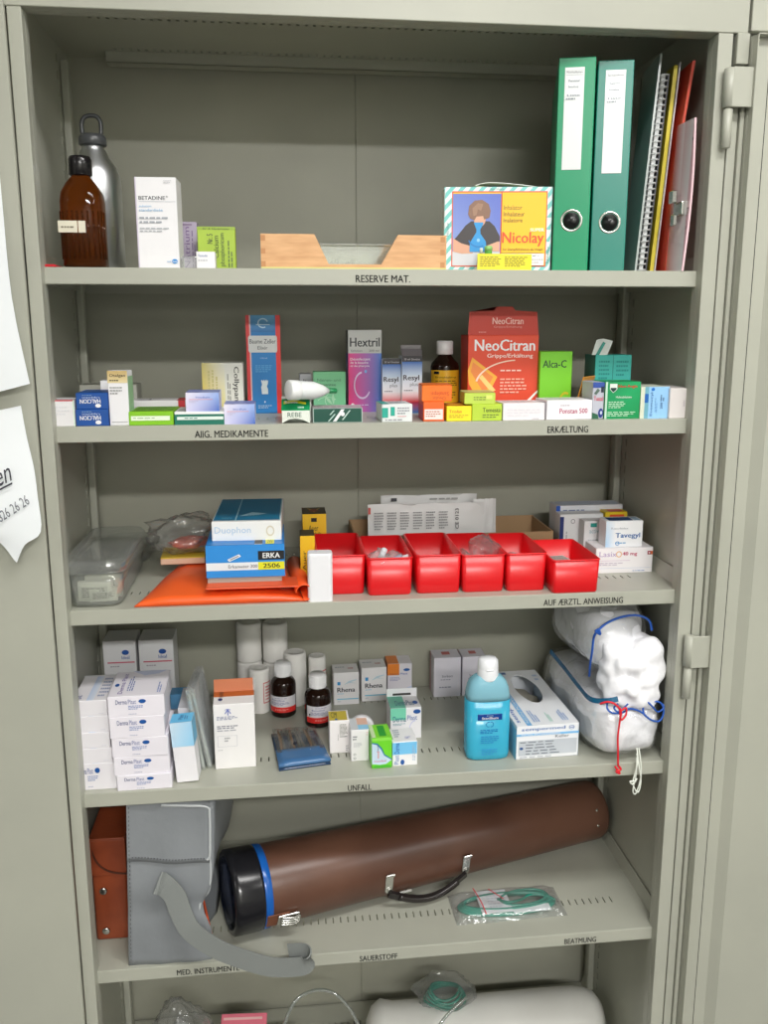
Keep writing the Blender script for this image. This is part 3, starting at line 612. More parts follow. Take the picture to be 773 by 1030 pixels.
carton('medicine_carton', 'flat white and teal carton under the left lavender one', 'box', ST[0], .08, (238, 240, 238), F=[('r', 0, 0, 1, .8, (12, 112, 92)), ('r', .05, .38, .98, .62, (226, 238, 232)), ('l', .2, .42, .6, .58, 1, (90, 140, 130))], T=[('l', .05, .1, .9, .5, 2, (180, 190, 186))])
x, y, z, rt_, w, h = ST[0]
LAV = lambda: dict(F=[('g', 0, 0, 1, 1, [(214, 210, 240), (60, 100, 190), (150, 176, 232), (236, 230, 246)]), ('t', 'Imodium', .3, .7, .72, .8, (90, 110, 190)), ('r', .1, .62, .8, .65, (220, 150, 160)), ('l', .1, .45, .4, .58, 2, (190, 180, 210))], T=[('g', 0, 0, 1, 1, [(140, 150, 210), (120, 140, 210), (110, 130, 200), (130, 140, 200)])], c=(214, 212, 238))
lv = (0.1842, 0.008, 1.4101, 0, 0.0469, 0.0269)
carton('medicine_carton', 'lavender blue shaded carton resting on the white and teal one', 'box', (lv[0], lv[1], z+h, 0, lv[4], lv[5]), .055, **LAV())
carton('medicine_carton', 'lavender blue shaded carton standing directly on the shelf', 'box', (0.2376, 0.006, 1.3938, 0, 0.0438, 0.0287), .055, **LAV())
carton('medicine_carton', 'upright yellow white cough medicine carton with vertical lettering', 'box', (0.1983, 0.13, 1.3938, 0, 0.0631, 0.0823), .04, (222, 222, 214), F=[('g', 0, 0, .55, 1, [(222, 196, 70), (226, 214, 130), (224, 224, 214), (214, 200, 120)]), ('t', 'Collypan', .74, .28, .9, .93, (60, 60, 60), 270, .02), ('l', .6, .2, .7, .9, 2, (130, 130, 126), 1), ('l', .12, .5, .4, .9, 3, (200, 190, 130), 1)])
carton('medicine_carton', 'tall blue herbal elixir carton with red side borders', 'box', (0.2665, 0.165, 1.3938, 2, 0.0542, 0.1551), .045, (20, 124, 196), F=[('r', 0, 0, .1, 1, (222, 52, 56)), ('r', .86, 0, 1, 1, (226, 46, 44)), ('r', .1, .0, .14, 1, (230, 190, 190)), ('g', .14, .83, .84, 1, [(20, 110, 180), (20, 110, 180), (90, 160, 200), (60, 140, 190)]), ('p', [(.06, .645), (.09, .625), (.88, .625), (.9, .645), (.9, .775), (.88, .795), (.09, .795), (.06, .775)], (214, 216, 216)), ('t', 'Baume Zeller', .1, .715, .86, .76, (60, 70, 80), 0, .01), ('t', 'Elixir', .33, .655, .62, .69, (60, 70, 80), 0, .01), ('t', '170 ml', .4, .56, .6, .575, (170, 200, 226)), ('l', .25, .42, .75, .5, 4, (90, 170, 220)),
   ('p', [(.42, .2), (.4, .27), (.43, .3), (.4, .34), (.44, .345), (.46, .33), (.49, .35), (.52, .33), (.55, .35), (.58, .335), (.61, .345), (.6, .31), (.57, .28), (.6, .25), (.6, .2)], (222, 232, 236)), ('l', .3, .05, .72, .09, 2, (170, 200, 226)), ('e', .5, .12, .02, .01, W), ('o', .5, .92, .16, .05, .25, 20, 300, (170, 206, 226)), ('r', .3, .9, .7, .91, (170, 206, 226))], Lf=[('r', 0, 0, .7, 1, (190, 140, 140)), ('r', .7, 0, 1, 1, (206, 60, 60))])
# rennie-like opened carton and the tube on it
x, y, z, rt_, w, h = (0.3199, 0.008, 1.3938, 0, 0.0402, 0.0334)
t = empty('opened_carton', 'small green and white carton with its front end torn open', 'box', (x, y, z))
mb = MB(); mb.box(0, .022, 0, w*1.08, .075, h, (226, 230, 224)); mb.build('body', ('paper',), t)
mb = MB()
mb.add([(-.001, 0, h*.55), (w, 0, h*.55), (w+.001, .022, h), (0, .022, h), (-.001, .0005, h*.55-.0008), (w, .0005, h*.55-.0008), (w+.001, .022, h-.0012), (0, .022, h-.0012)], [[0, 1, 2, 3], [7, 6, 5, 4], [0, 4, 5, 1], [1, 5, 6, 2], [3, 2, 6, 7], [0, 3, 7, 4]], (10, 140, 84))
decals(mb, (-.001, 0, h*.55), (w, 0, 0), (.0, .022, h*.45), (0, -.9, .4), [('p', [(.1, .55), (.5, .68), (.9, .5), (.9, .7), (.5, .9), (.1, .8)], (224, 214, 40)), ('t', 'Rennie', .14, .62, .6, .85, W, 0, .04), ('l', .6, .1, .9, .4, 1, (200, 230, 210))])
mb.build('torn_lid', ('paper',), t)
mb = MB(); P = [(0, 0), (w*.1, h*.08), (w*.3, h*.18), (w*.5, h*.2), (w*.75, h*.14), (w, 0), (w, h*.55), (0, h*.55)]; n = len(P)
mb.add([(a, 0, b) for a, b in P]+[(a, .0007, b) for a, b in P], [[0, 1, 7], [1, 2, 7], [2, 3, 7], [3, 6, 7], [3, 4, 6], [4, 5, 6], [n+7, n+1, n], [n+7, n+2, n+1], [n+7, n+3, n+2], [n+7, n+6, n+3], [n+6, n+4, n+3], [n+6, n+5, n+4]]+[[i, n+i, n+(i+1) % n, (i+1) % n] for i in range(n)], (226, 232, 222))
decals(mb, (0, 0, 0), (w, 0, 0), (0, 0, h*.55), (0, -1, 0), [('t', 'REBE', .2, .5, .7, .85, (60, 100, 84), 0, .0)]); mb.build('torn_front', ('paper',), t)
mb = MB(); mb.box(.001, .001, .0004, .0018, .022, h*.5, (214, 220, 212), bev=.0002); mb.box(w-.001, .001, .0004, w, .022, h*.5, (214, 220, 212), bev=.0002); mb.build('side_flap', ('paper',), t)
t_ = (0.3295, 0, 1.4435)
A = Vector((t_[0], .002, Z2+h+.0148)); axd = Vector((.88, .42, -.05)).normalized()
t = empty('ointment_tube', 'white ointment tube lying on the torn green and white carton', 'tube', A)
Mx = axd.to_track_quat('Z', 'Y').to_matrix().to_4x4()
MB().lathe([(.0125, 0), (.0145, .001), (.0145, .016), (.0135, .0168)], (240, 242, 242), n=36, axis=Mx).build('screw_cap', ('plastic',), t)
mb = MB(); mb.lathe([(.0132, .017), (.0135, .020), (.0130, .040), (.0085, .055), (.0030, .066)], (232, 236, 236), n=32, axis=Mx @ Matrix.Diagonal((1, 1, 1, 1))); mb.build('body', ('plastic',), t)
mb = MB(); mb.lathe([(.0028, .066), (.0040, .068), (.0040, .078), (.003, .079)], (36, 130, 80), n=14, axis=Mx); mb.build('crimped_end', ('plastic',), t)
carton('medicine_carton', 'small grey carton peeking out behind the white tube', 'box', (0.3509, 0.22, 1.3938, 0, 0.02, 0.0601), .03, (190, 190, 192), F=[('l', .3, .1, .7, .9, 3, (100, 100, 104), 1)])
carton('tea_carton', 'pale green bladder tea carton with a leaf drawing', 'box', (0.3715, 0.15, 1.3938, 0, 0.0513, 0.0665), .035, (112, 186, 138), F=[('g', 0, 0, 1, 1, [(120, 190, 150), (110, 186, 140), (104, 180, 128), (116, 190, 140)]), ('t', 'Nieren- und', .12, .77, .85, .84, (66, 110, 84), 0, .0), ('t', 'Blasentee', .12, .66, .7, .73, (60, 100, 76), 0, .01), ('o', .42, .3, .3, .1, .1, 20, 170, (176, 214, 186)), ('o', .6, .32, .25, .2, .08, 100, 260, (176, 214, 186)), ('p', [(.3, .45), (.5, .35), (.6, .2), (.45, .28)], (160, 206, 172)), ('p', [(.6, .5), (.66, .35), (.62, .2), (.56, .36)], (160, 206, 172)), ('r', .75, .1, .92, .2, (190, 196, 120))])
carton('medicine_carton', 'flat dark green carton with slanted white bars on its front', 'box', (0.3643, 0.006, 1.3938, 0, 0.0724, 0.0214), .05, (188, 206, 200), F=[('r', .02, .06, .98, .97, (8, 76, 62)), ('p', [(.4, .1), (.47, .1), (.64, .92), (.57, .92)], W), ('p', [(.3, .12), (.33, .12), (.46, .6), (.43, .6)], (190, 214, 206)), ('p', [(.58, .2), (.61, .2), (.76, .85), (.73, .85)], (190, 214, 206)), ('p', [(.33, .55), (.36, .55), (.44, .85), (.41, .85)], (190, 214, 206)), ('e', .6, .6, .04, .15, W)], T=[('r', 0, 0, 1, 1, (196, 180, 188)), ('l', .1, .2, .9, .6, 1, (140, 120, 130))], Rt=[('l', .1, .2, .9, .8, 2, (120, 130, 126))])
carton('medicine_carton', 'mouthwash carton shading from pink to blue with grey heading', 'box', (0.4291, 0.17, 1.3938, 0, 0.0541, 0.1317), .045, (190, 192, 190), F=[('g', 0, 0, 1, .72, [(228, 40, 120), (30, 110, 190), (60, 120, 200), (222, 50, 130)]), ('r', 0, .72, 1, 1, (188, 190, 188)), ('t', 'Hextril', .05, .80, .95, .91, (44, 50, 54), 0, .03), ('t', 'Solution', .08, .74, .42, .765, (90, 96, 100)), ('t', '200 ml', .62, .74, .92, .765, (90, 96, 100)), ('t', 'Désinfectant', .06, .635, .66, .665, W), ('t', 'de la bouche', .06, .595, .6, .62, W), ('t', 'et du pharynx', .06, .55, .64, .58, W), ('o', .42, .33, .26, .17, .14, 95, 330, (214, 190, 224)), ('e', .52, .5, .04, .02, (120, 170, 226)), ('e', .12, .09, .05, .02, W), ('l', .25, .075, .85, .1, 1, (200, 190, 220))], Lf=[('r', 0, 0, 1, .72, (36, 66, 140)), ('r', 0, .72, 1, 1, (110, 112, 112)), ('t', 'Hextril', .1, .8, .95, .89, (50, 54, 60))])
for xl, xr, yt, yy, lb in ((385, 403.5, 355.5, .10, 'cough syrup carton shading from blue to red, lower left of two'), (404.5, 424.5, 350, .09, 'cough syrup carton shading from blue to red with its lid raised')):
    pos = (0.4825, 0.15, 1.3938, 0, 0.0301, 0.0864) if xl == 385 else (0.5129, 0.14, 1.3938, 0, 0.0325, 0.0913)
    o = carton('medicine_carton', lb, 'box', pos, .04, (200, 206, 214), F=[('r', 0, .9, 1, 1, (36, 34, 40)), ('t', '30 ml Gouttes', .1, .925, .9, .96, (170, 170, 176)), ('g', 0, .66, 1, .9, [(205, 220, 240), (205, 220, 240), (40, 100, 180), (40, 100, 180)]), ('g', 0, .36, 1, .66, [(232, 226, 230), (232, 226, 230), (214, 224, 240), (214, 224, 240)]), ('g', 0, .2, 1, .38, [(206, 50, 60), (206, 50, 60), (232, 220, 224), (232, 220, 224)]), ('g', 0, 0, 1, .2, [(40, 110, 170), (40, 110, 170), (180, 40, 60), (180, 40, 60)]), ('t', 'Resyl', .06, .55, .86, .67, (50, 44, 56), 0, .03), ('t', 'plus', .4, .46, .8, .54, (120, 120, 130), 0, 0), ('l', .1, .38, .8, .42, 1, (120, 110, 120))], Rt=[('r', 0, 0, 1, 1, (60, 40, 48))])
    if xl != 385:
        x, y, z, _, w, h = pos; mb = MB()
        mb.box(0, 0, 0, w, .001, .012, (96, 92, 96), bev=.0002, mat=Matrix.Rotation(rad(-25), 4, 'X')); mb.box(0, .015, .0, w, .016, .017, (120, 116, 118), bev=.0002); mb.build('raised_flap', ('paper',), o, loc=(0, 0, h))
carton('medicine_carton', 'small white carton with teal squares on the shelf edge', 'box', (0.4653, 0.006, 1.3938, 3, 0.0453, 0.0261), .055, (226, 230, 230), F=[('r', .0, .25, .2, .8, (40, 170, 150)), ('r', .28, .35, .42, .85, (40, 170, 150)), ('l', .5, .4, .95, .85, 3, (150, 150, 160)), ('r', .5, .3, .8, .33, (220, 120, 130)), ('l', .1, .05, .9, .2, 1, (160, 160, 166))], T=[('r', .0, .0, .25, 1, (60, 170, 156)), ('l', .3, .2, .9, .8, 3, (150, 150, 160))])
# orange / yellow group
ORA = (238, 104, 34)
ST = [(0.527, 0.01, 1.3938, -3, 0.031, 0.029)]
def tx(s, c=(250, 210, 190)): return [('t', s, .15, .3, .8, .65, c, 180, .02), ('l', .15, .12, .7, .25, 1, c)]
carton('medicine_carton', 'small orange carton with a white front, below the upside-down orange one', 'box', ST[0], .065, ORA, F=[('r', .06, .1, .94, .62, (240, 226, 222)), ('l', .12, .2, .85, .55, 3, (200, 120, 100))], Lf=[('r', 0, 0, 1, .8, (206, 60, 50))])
x, y, z, rt_, w, h = ST[0]
carton('medicine_carton', 'bright orange carton lying upside-down on top of the orange and yellow ones', 'box', (x-.002, y+.002, z+h, -3, .0445, .024), .05, (244, 118, 30), F=[('t', 'Sanalepsi', .3, .35, .9, .65, (206, 70, 24), 180, .01), ('t', 'Ovulat', .35, .1, .8, .3, (206, 90, 34), 180)], T=[('r', .0, 0, 1, 1, (236, 120, 50))])
carton('medicine_carton', 'small bright yellow carton with red print at the shelf edge', 'box', (0.5613, 0.006, 1.3938, 0, 0.0374, 0.0223), .06, (246, 228, 40), F=[('t', 'Triofan', .1, .55, .6, .75, (214, 110, 40)), ('l', .1, .2, .9, .45, 2, (200, 160, 40))], T=[('r', .05, .1, .9, .9, (206, 96, 40)), ('r', .1, .3, .8, .6, (240, 200, 60))])
ST = [(0.5996, 0.007, 1.3938, 0, 0.0452, 0.0247), (0.5923, 0.01, 1.4185, 0, 0.0511, 0.0203)]
carton('medicine_carton', 'flat lime green carton at the shelf edge, lower of two', 'box', ST[0], .06, (186, 214, 64), F=[('t', 'Temesta', .35, .52, .95, .78, (60, 80, 40), 0, .01), ('l', .35, .15, .95, .42, 2, (110, 130, 60))], Lf=[('r', 0, 0, 1, 1, (206, 220, 90))])
x, y, z, rt_, w, h = ST[1]
carton('medicine_carton', 'flat lime green carton stacked on the other lime green one', 'box', (x-.004, y, z, -4, .046, .0165), .055, (194, 218, 84), F=[('l', .3, .3, .9, .7, 2, (120, 140, 60)), ('r', .7, .45, .9, .8, (226, 232, 120))], T=[('r', 0, 0, 1, 1, (206, 214, 130)), ('r', .0, .2, 1, .35, (210, 120, 70))])
# brown syrup bottle
x, y, z, r, h = (0.5884, 0.1735, 1.3938, 0.0235, 0.0844)
t = empty('syrup_bottle', 'dark brown syrup bottle with white cap and yellow label', 'bottle', (x, y, z))
mb = MB(); mb.fixn = True; mb.lathe([(r*.9, 0), (r, .003), (r, h*.86), (r*.93, h*.93), (r*.7, h), (.011, h+.006), (.011, h+.012)], n=36); mb.build('glass_body', ('dark_amber',), t)
MB().lathe([(.0125, h+.008), (.0135, h+.009), (.0135, h+.029), (.0115, h+.030)], (222, 220, 222), n=30).build('screw_cap', ('plastic',), t)
def wraplabel(t, r, z0, z1, a0, a1, c, L, name='label'):
    mb = MB(); R0 = r+.0004
    def bend(u, v, e): a = rad(a0+(a1-a0)*u); return Vector(((R0+e)*math.cos(a), (R0+e)*math.sin(a), z0+(z1-z0)*v))
    n = 16; vs = [bend(i/n, k, 0) for i in range(n+1) for k in (0, 1)]
    mb.add(vs, [[2*i, 2*i+2, 2*i+3, 2*i+1] for i in range(n)], c, 0, True)
    decals(mb, (0, 0, 0), (0, 0, 0), (0, 0, 0), (1, 0, 0), L, bend=bend, lift=.0002)
    return mb.build(name, ('gloss',), t)
wraplabel(t, r, h*.18, h*.8, 190, 350, (230, 176, 40), [('r', .15, .88, .3, .97, (30, 30, 30)), ('t', 'Bronchialsirup', .2, .74, .75, .82, (60, 44, 20)), ('l', .2, .45, .8, .7, 4, (110, 84, 30)), ('l', .2, .12, .8, .36, 3, (130, 100, 40))])
# flu powder carton with raised display flap
pos = (0.6158, 0.12, 1.3938, 0, 0.1148, 0.1239)
x, y, z, rt_, w, h = pos; RED = (226, 74, 44)
o = carton('flu_powder_carton', 'large orange red flu powder carton with its display flap raised', 'box', pos, .055, RED, F=[('t', 'NeoCitran', .09, .80, .95, .945, W, 0, .03), ('t', 'Grippe/Erkältung', .27, .70, .92, .765, (250, 236, 226), 0, .015),
   ('p', [(.0, .55), (.06, .72), (.42, .47), (.26, .18), (.16, .16), (.02, .38)], (246, 178, 60)), ('p', [(.04, .54), (.07, .66), (.36, .47), (.24, .25)], (240, 140, 70)), ('p', [(.16, .46), (.2, .5), (.4, .3), (.34, .27)], (250, 214, 130)), ('p', [(.0, .25), (.2, .14), (.3, .0), (.0, .0)], (236, 110, 50)),
   ('o', .72, .36, .62, .33, .045, 95, 170, (250, 220, 200)), ('p', [(.55, .03), (.8, .12), (1, .3), (1, .27), (.82, .08), (.6, .01)], (244, 240, 238)), ('p', [(.6, .0), (.85, .08), (1, .24), (1, .0)], (214, 60, 40)), ('l', .46, .53, .9, .57, 1, (250, 210, 196)), ('l', .46, .25, .85, .46, 5, (246, 180, 160))],
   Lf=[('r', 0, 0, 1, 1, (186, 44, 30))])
mb = MB(); P = [(0, 0), (w, 0), (w*.97, .036), (w*.66, .038), (w*.62, .044), (w*.4, .044), (w*.36, .038), (.002, .036)]; n = len(P)
mb.add([(a, 0, b) for a, b in P]+[(a, .0008, b) for a, b in P], [[0, 1, 2, 3], [0, 3, 4, 5], [0, 5, 6, 7], [n+3, n+2, n+1, n], [n+5, n+4, n+3, n], [n+7, n+6, n+5, n]]+[[i, n+i, n+(i+1) % n, (i+1) % n] for i in range(n)], (196, 56, 40))
decals(mb, (0, 0, 0), (w, 0, 0), (0, 0, .04), (0, -1, 0), [('t', 'NeoCitran', .34, .42, .78, .68, (236, 190, 180), 0, .03), ('t', 'Grippe/Erkältung', .36, .26, .76, .36, (220, 150, 140)), ('l', .15, .06, .3, .16, 1, (220, 140, 130))])
mb.build('display_flap', ('paper',), o, loc=(0, .003, h))
carton('medicine_carton', 'bright green tablet carton right of the orange flu powder', 'box', (0.731, 0.11, 1.3938, 0, 0.0529, 0.0982), .04, (122, 204, 44), F=[('t', 'Alca-C', .08, .74, .82, .86, (24, 60, 40), 0, .02), ('o', .82, .18, .2, .17, .22, 60, 290, (206, 190, 40)), ('l', .1, .05, .5, .1, 1, (90, 150, 40))])
mb = MB(); mb.box(0, 0, 0, .0018, .055, .062, (226, 150, 44), bev=.0004)
p = (0.7756, 0.075)
setp(mb.build('paper_sachet', ('paper',), loc=(p[0], .075, Z2), rot=(0, rad(14), rad(-38))), 'thin orange sachet leaning between green and turquoise cartons', 'sachet')
pos = (0.8257, 0.12, 1.3938, 0, 0.0608, 0.092); x, y, z, rt_, w, h = pos
lo = h*.45
carton('medicine_carton', 'pale carton supporting the turquoise opened one', 'box', (x-.002, y, z, 0, w*1.02, lo), .05, (176, 190, 182))
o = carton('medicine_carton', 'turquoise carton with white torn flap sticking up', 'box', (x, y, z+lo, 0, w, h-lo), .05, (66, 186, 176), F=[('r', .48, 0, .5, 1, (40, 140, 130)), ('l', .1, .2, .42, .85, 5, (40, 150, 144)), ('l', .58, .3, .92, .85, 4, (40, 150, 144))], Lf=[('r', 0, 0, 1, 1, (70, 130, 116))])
mb = MB(); mb.add([(-.006, 0, 0), (.020, 0, 0), (.030, .004, .022), (.014, .005, .026), (.002, .003, .024), (-.006, .0008, 0), (.020, .0008, 0), (.030, .0048, .022), (.014, .0058, .026), (.002, .0038, .024)], [[0, 1, 2, 3, 4], [9, 8, 7, 6, 5], [0, 5, 6, 1], [1, 6, 7, 2], [2, 7, 8, 3], [3, 8, 9, 4], [4, 9, 5, 0]], (214, 220, 216))
mb.add([(.0, -.001, 0), (.006, -.001, 0), (.016, -.001, .019), (.012, -.001, .021), (.0, .0, 0), (.006, .0, 0), (.016, .0, .019), (.012, .0, .021)], [[0, 1, 2, 3], [7, 6, 5, 4], [0, 3, 7, 4], [1, 5, 6, 2]], (60, 150, 138)); mb.build('torn_flap', ('paper',), o, loc=(0, .002, h-lo))
carton('medicine_carton', 'flat plain white carton at the edge right of the lime green pair', 'box', (0.6461, 0.006, 1.3938, 0, 0.0638, 0.0257), .055, (236, 232, 236), F=[('l', .1, .2, .9, .7, 3, (226, 222, 228)), ('l', .7, .05, .95, .14, 1, (170, 170, 180))], T=[('l', .1, .3, .9, .7, 2, (206, 202, 208))])
carton('medicine_carton', 'flat white pain tablet carton with pink lettering', 'box', (0.7132, 0.007, 1.3938, 2, 0.0709, 0.0292), .055, (238, 236, 240), F=[('t', 'Ponstan 500', .28, .32, .9, .58, (186, 70, 110), 0, .02), ('l', .3, .68, .6, .78, 1, (190, 180, 190))], T=[('l', .1, .3, .9, .7, 2, (206, 204, 210))])
pos = (0.8045, 0.012, 1.3938, 2, 0.0556, 0.0555)
carton('medicine_carton', 'bright green throat pastille carton with white shield and red name', 'box', pos, .055, (14, 150, 84), F=[('g', 0, 0, 1, 1, [(20, 150, 90), (10, 140, 76), (24, 166, 100), (10, 140, 80)]), ('g', .0, 0, .06, 1, [(190, 220, 200)]*4), ('p', [(.12, .95), (.33, .95), (.33, .8), (.22, .7), (.12, .8)], (226, 232, 226)), ('p', [(.14, .84), (.31, .84), (.31, .8), (.22, .72), (.14, .8)], (24, 60, 56)), ('t', 'Neo-Angin', .36, .82, .9, .92, (214, 50, 44), 0, .03), ('t', 'Halstabletten', .3, .56, .75, .62, (226, 240, 226)), ('l', .1, .28, .6, .48, 4, (190, 230, 200)), ('l', .08, .06, .9, .2, 3, (190, 230, 200))],
    T=[('l', .1, .2, .9, .6, 2, (90, 190, 140))])
x, y, z, rt_, w, h = pos
carton('medicine_carton', 'blue and white picture carton pushed against the bright green one', 'box', (0.7857, 0.014, 1.3938, 0, 0.0179, 0.055), .05, (190, 192, 204), F=[('r', 0, .85, 1, 1, (50, 80, 160)), ('r', .7, .72, .95, .88, (30, 44, 60)), ('t', 'Tussal', .1, .5, .9, .62, (214, 70, 90), 0, .02), ('p', [(0, 0), (0, .18), (.5, .12), (.6, 0)], (40, 96, 70)), ('e', .75, .16, .22, .13, (26, 50, 130)), ('e', .78, .17, .1, .05, (200, 206, 226)), ('p', [(.1, .7), (.4, .84), (.6, .78), (.3, .66)], (90, 110, 100))])
pos = (0.8703, 0.012, 1.3938, 0, 0.0348, 0.0477); x, y, z, rt_, w, h = pos
o = carton('medicine_carton', 'light blue carton with sideways writing beside the bright green carton', 'box', (x-.010, y, z, 0, w+.010, h), .06, (206, 212, 196), F=[('r', .28, 0, 1, 1, (150, 200, 240)), ('r', .0, 0, .14, 1, (214, 220, 200)), ('r', .14, 0, .28, 1, (110, 170, 190)), ('r', .14, .5, .27, .78, (20, 100, 180)), ('e', .42, .92, .06, .05, (20, 110, 200)), ('t', 'Ecomucyl', .34, .08, .45, .82, (60, 110, 170), 90, .0), ('l', .5, .2, .6, .7, 2, (110, 160, 210), 1), ('t', '200', .7, .3, .78, .5, (70, 110, 160), 90), ('l', .68, .55, .84, .75, 2, (80, 110, 150), 1)])
carton('medicine_carton', 'plain off-white carton at the right end of the second shelf', 'box', (0.904, 0.006, 1.3938, 0, 0.0348, 0.0456), .07, (222, 216, 214), F=[('t', '600', .62, .4, .68, .6, (170, 160, 170), 90)], Lf=[('l', .1, .2, .9, .8, 2, (120, 130, 120))])
# ------------------------------------------------------------ third shelf
def blob(mb, rx, ry, rz, c=W, m=0, amp=.0, freq=20, seed=0, pw=2.5, nu=40, nv=24, flat=True, amp2=0, freq2=60, shape=None):
    """cushion shape standing on z=0 with soft noise"""
    vs = []; so = Vector((seed*7.3, seed*3.1, seed*1.7))
    for j in range(nv+1):
        ph = -math.pi/2+math.pi*j/nv
        for i in range(nu):
            th = 2*math.pi*i/nu
            cx, cy, cz = math.cos(ph)*math.cos(th), math.cos(ph)*math.sin(th), math.sin(ph)
            q = (abs(cx)**pw+abs(cy)**pw+abs(cz)**pw)**(-1/pw)
            d = Vector((cx*q*rx, cy*q*ry, cz*q*rz))
            nz = noise.noise(d*freq+so)*amp+(noise.noise(d*freq2+so)*amp2 if amp2 else 0)
            d = d+Vector((cx, cy, cz))*nz+Vector((0, 0, rz))
            if shape: d = Vector(shape(d))
            if flat and d.z < .0004: d.z = .0004
            vs.append(d)
    fs = [[j*nu+i, j*nu+(i+1) % nu, (j+1)*nu+(i+1) % nu, (j+1)*nu+i] for j in range(nv) for i in range(nu)]
    return mb.add(vs, fs, c, m, True)
def rounded(x0, y0, x1, y1, r, n=6):
    P = []
    for cx, cy, a0 in ((x1-r, y0+r, -90), (x1-r, y1-r, 0), (x0+r, y1-r, 90), (x0+r, y0+r, 180)):
        for k in range(n+1):
            a = rad(a0+90*k/n); P.append((cx+r*math.cos(a), cy+r*math.sin(a)))
    return P
def rings(mb, L, c=W, m=0, cap0=True, cap1=True, smooth=True):
    """stack of equal-count outlines [(points, z)]"""
    n = len(L[0][0]); vs = [(p[0], p[1], z) for P, z in L for p in P]
    fs = [[j*n+i, j*n+(i+1) % n, (j+1)*n+(i+1) % n, (j+1)*n+i] for j in range(len(L)-1) for i in range(n)]
    if cap0: fs.append([i for i in range(n)][::-1])
    if cap1: fs.append([(len(L)-1)*n+i for i in range(n)])
    return mb.add(vs, fs, c, m, smooth)
def tub(pos, d, lb, papers=True):
    x, y, z, rot, w, h = pos; t = empty('storage_tub', lb, 'tub', (x, y, z), rot)
    o_ = lambda k, r: rounded(k, k, w-k, d-k, r); mb = MB()
    rings(mb, [(o_(.006, .02), .0), (o_(.002, .022), .006), (o_(.0, .022), h*.45), (o_(0, .022), h*.72), (o_(.0015, .02), h*.72), (o_(.0015, .02), h*.45), (o_(.0035, .02), .0075), (o_(.0075, .018), .002)]); mb.build('body', ('tub',), t)
    mb = MB(); rings(mb, [(o_(-.004, .026), h*.72), (o_(-.005, .026), h*.76), (o_(-.005, .026), h*.92), (o_(-.001, .024), h*.985), (o_(.012, .02), h*.985), (o_(.016, .02), h*.95), (o_(.020, .018), h*.945)])
    rings(mb, [(o_(-.0055, .026), h*.74), (o_(-.007, .026), h*.75), (o_(-.0055, .026), h*.76)], cap0=False, cap1=False); mb.build('lid', ('tub',), t)
    return t, w, h
t, w, h = tub((-0.0033, 0.01, 1.1241, 0, 0.0826, 0.0727), .235, 'clear plastic tub holding folded paper leaflets at the left end', True)
x, y, z, rt_, w_, h_ = (-0.0033, 0.01, 1.1241, 0, 0.0826, 0.0727)
for k, (dx, dy, dz, ww, hh, rr) in enumerate(((.012, .03, .006, w*.62, .030, -6), (.020, .045, .010, w*.66, .034, 4), (.03, .022, .006, w*.5, .020, 8))):
    mb = MB(); mb.box(0, 0, 0, ww, .010, hh, (232, 230, 222), bev=.001); mb.box(ww*.1, -.002, .004, ww*.9, .0, hh*.8, (222, 220, 212), bev=.0006)
    decals(mb, (ww*.1, -.002, .004), (ww*.8, 0, 0), (0, 0, hh*.8-.004), (0, -1, 0), [('l', .05, .1, .95, .9, 5, (120, 118, 110))])
    setp(mb.build('folded_leaflet', ('paper',), loc=(x+dx, y+dy, z+.0025), rot=rr), 'folded printed leaflet inside the left clear tub, '+('behind the slanted one', 'rearmost and largest', 'lowest and nearest the front')[k], 'leaflet', 'folded leaflets in the clear tub')
tub((0.006, 0.262, 1.1241, 0, 0.0763, 0.0384), .085, 'second clear plastic tub behind the front one at the left')
# orange vinyl envelope
a, b = (0.0917, 0.0229, 1.1241), (0.3511, 0.017, 1.1241)
Lw = b[0]-a[0]; c_, d_ = (0.1055, 0.19, 1.1611), (0.3425, 0.19, 1.1817)
t = empty('document_pouch', 'flat orange vinyl pouch with rolled front corner lying under the stacked cartons', 'pouch', (a[0], .008, Z3))
mb = MB(); nx, ny = 30, 16; D_ = .24; vs = []
for j in range(ny+1):
    v = j/ny
    for i in range(nx+1):
        u = i/nx; xl = .004+.045*v**.9; xr = Lw-.004-.030*v
        X = xl+(xr-xl)*u; e = min(u*6, (1-u)*3.5, 1); e2 = min(v*2.2+.25, (1-v)*6, 1)
        zt = .002+(.020+.054*max(0, (v-.70)/.30)*max(0, (u-.5)/.5))*(max(e, 0)**.5)*(max(e2, 0)**.6)+.0015*noise.noise(Vector((u*5, v*5, 1)))
        vs.append((X, v*D_, max(zt, .0015)))
nb_ = len(vs)
for v_ in list(vs): vs.append((v_[0], v_[1], .0004))
fs = []
for j in range(ny):
    for i in range(nx):
        q = [j*(nx+1)+i, j*(nx+1)+i+1, (j+1)*(nx+1)+i+1, (j+1)*(nx+1)+i]; fs += [q, [nb_+k for k in q[::-1]]]
for i in range(nx): fs += [[i, nb_+i, nb_+i+1, i+1], [ny*(nx+1)+i+1, nb_+ny*(nx+1)+i+1, nb_+ny*(nx+1)+i, ny*(nx+1)+i]]
for j in range(ny): fs += [[j*(nx+1), (j+1)*(nx+1), nb_+(j+1)*(nx+1), nb_+j*(nx+1)], [j*(nx+1)+nx, nb_+j*(nx+1)+nx, nb_+(j+1)*(nx+1)+nx, (j+1)*(nx+1)+nx]]
mb.add(vs, fs, W, 0, True); mb.build('pouch_body', ('orange_vinyl',), t)
mb = MB(); n = 20; prof = []
for k in range(n+1):
    a_ = rad(-95+ (k/n)*275); prof.append((Lw-.004+.013*math.cos(a_)+.0, .0145+.013*math.sin(a_)))
vs = [];
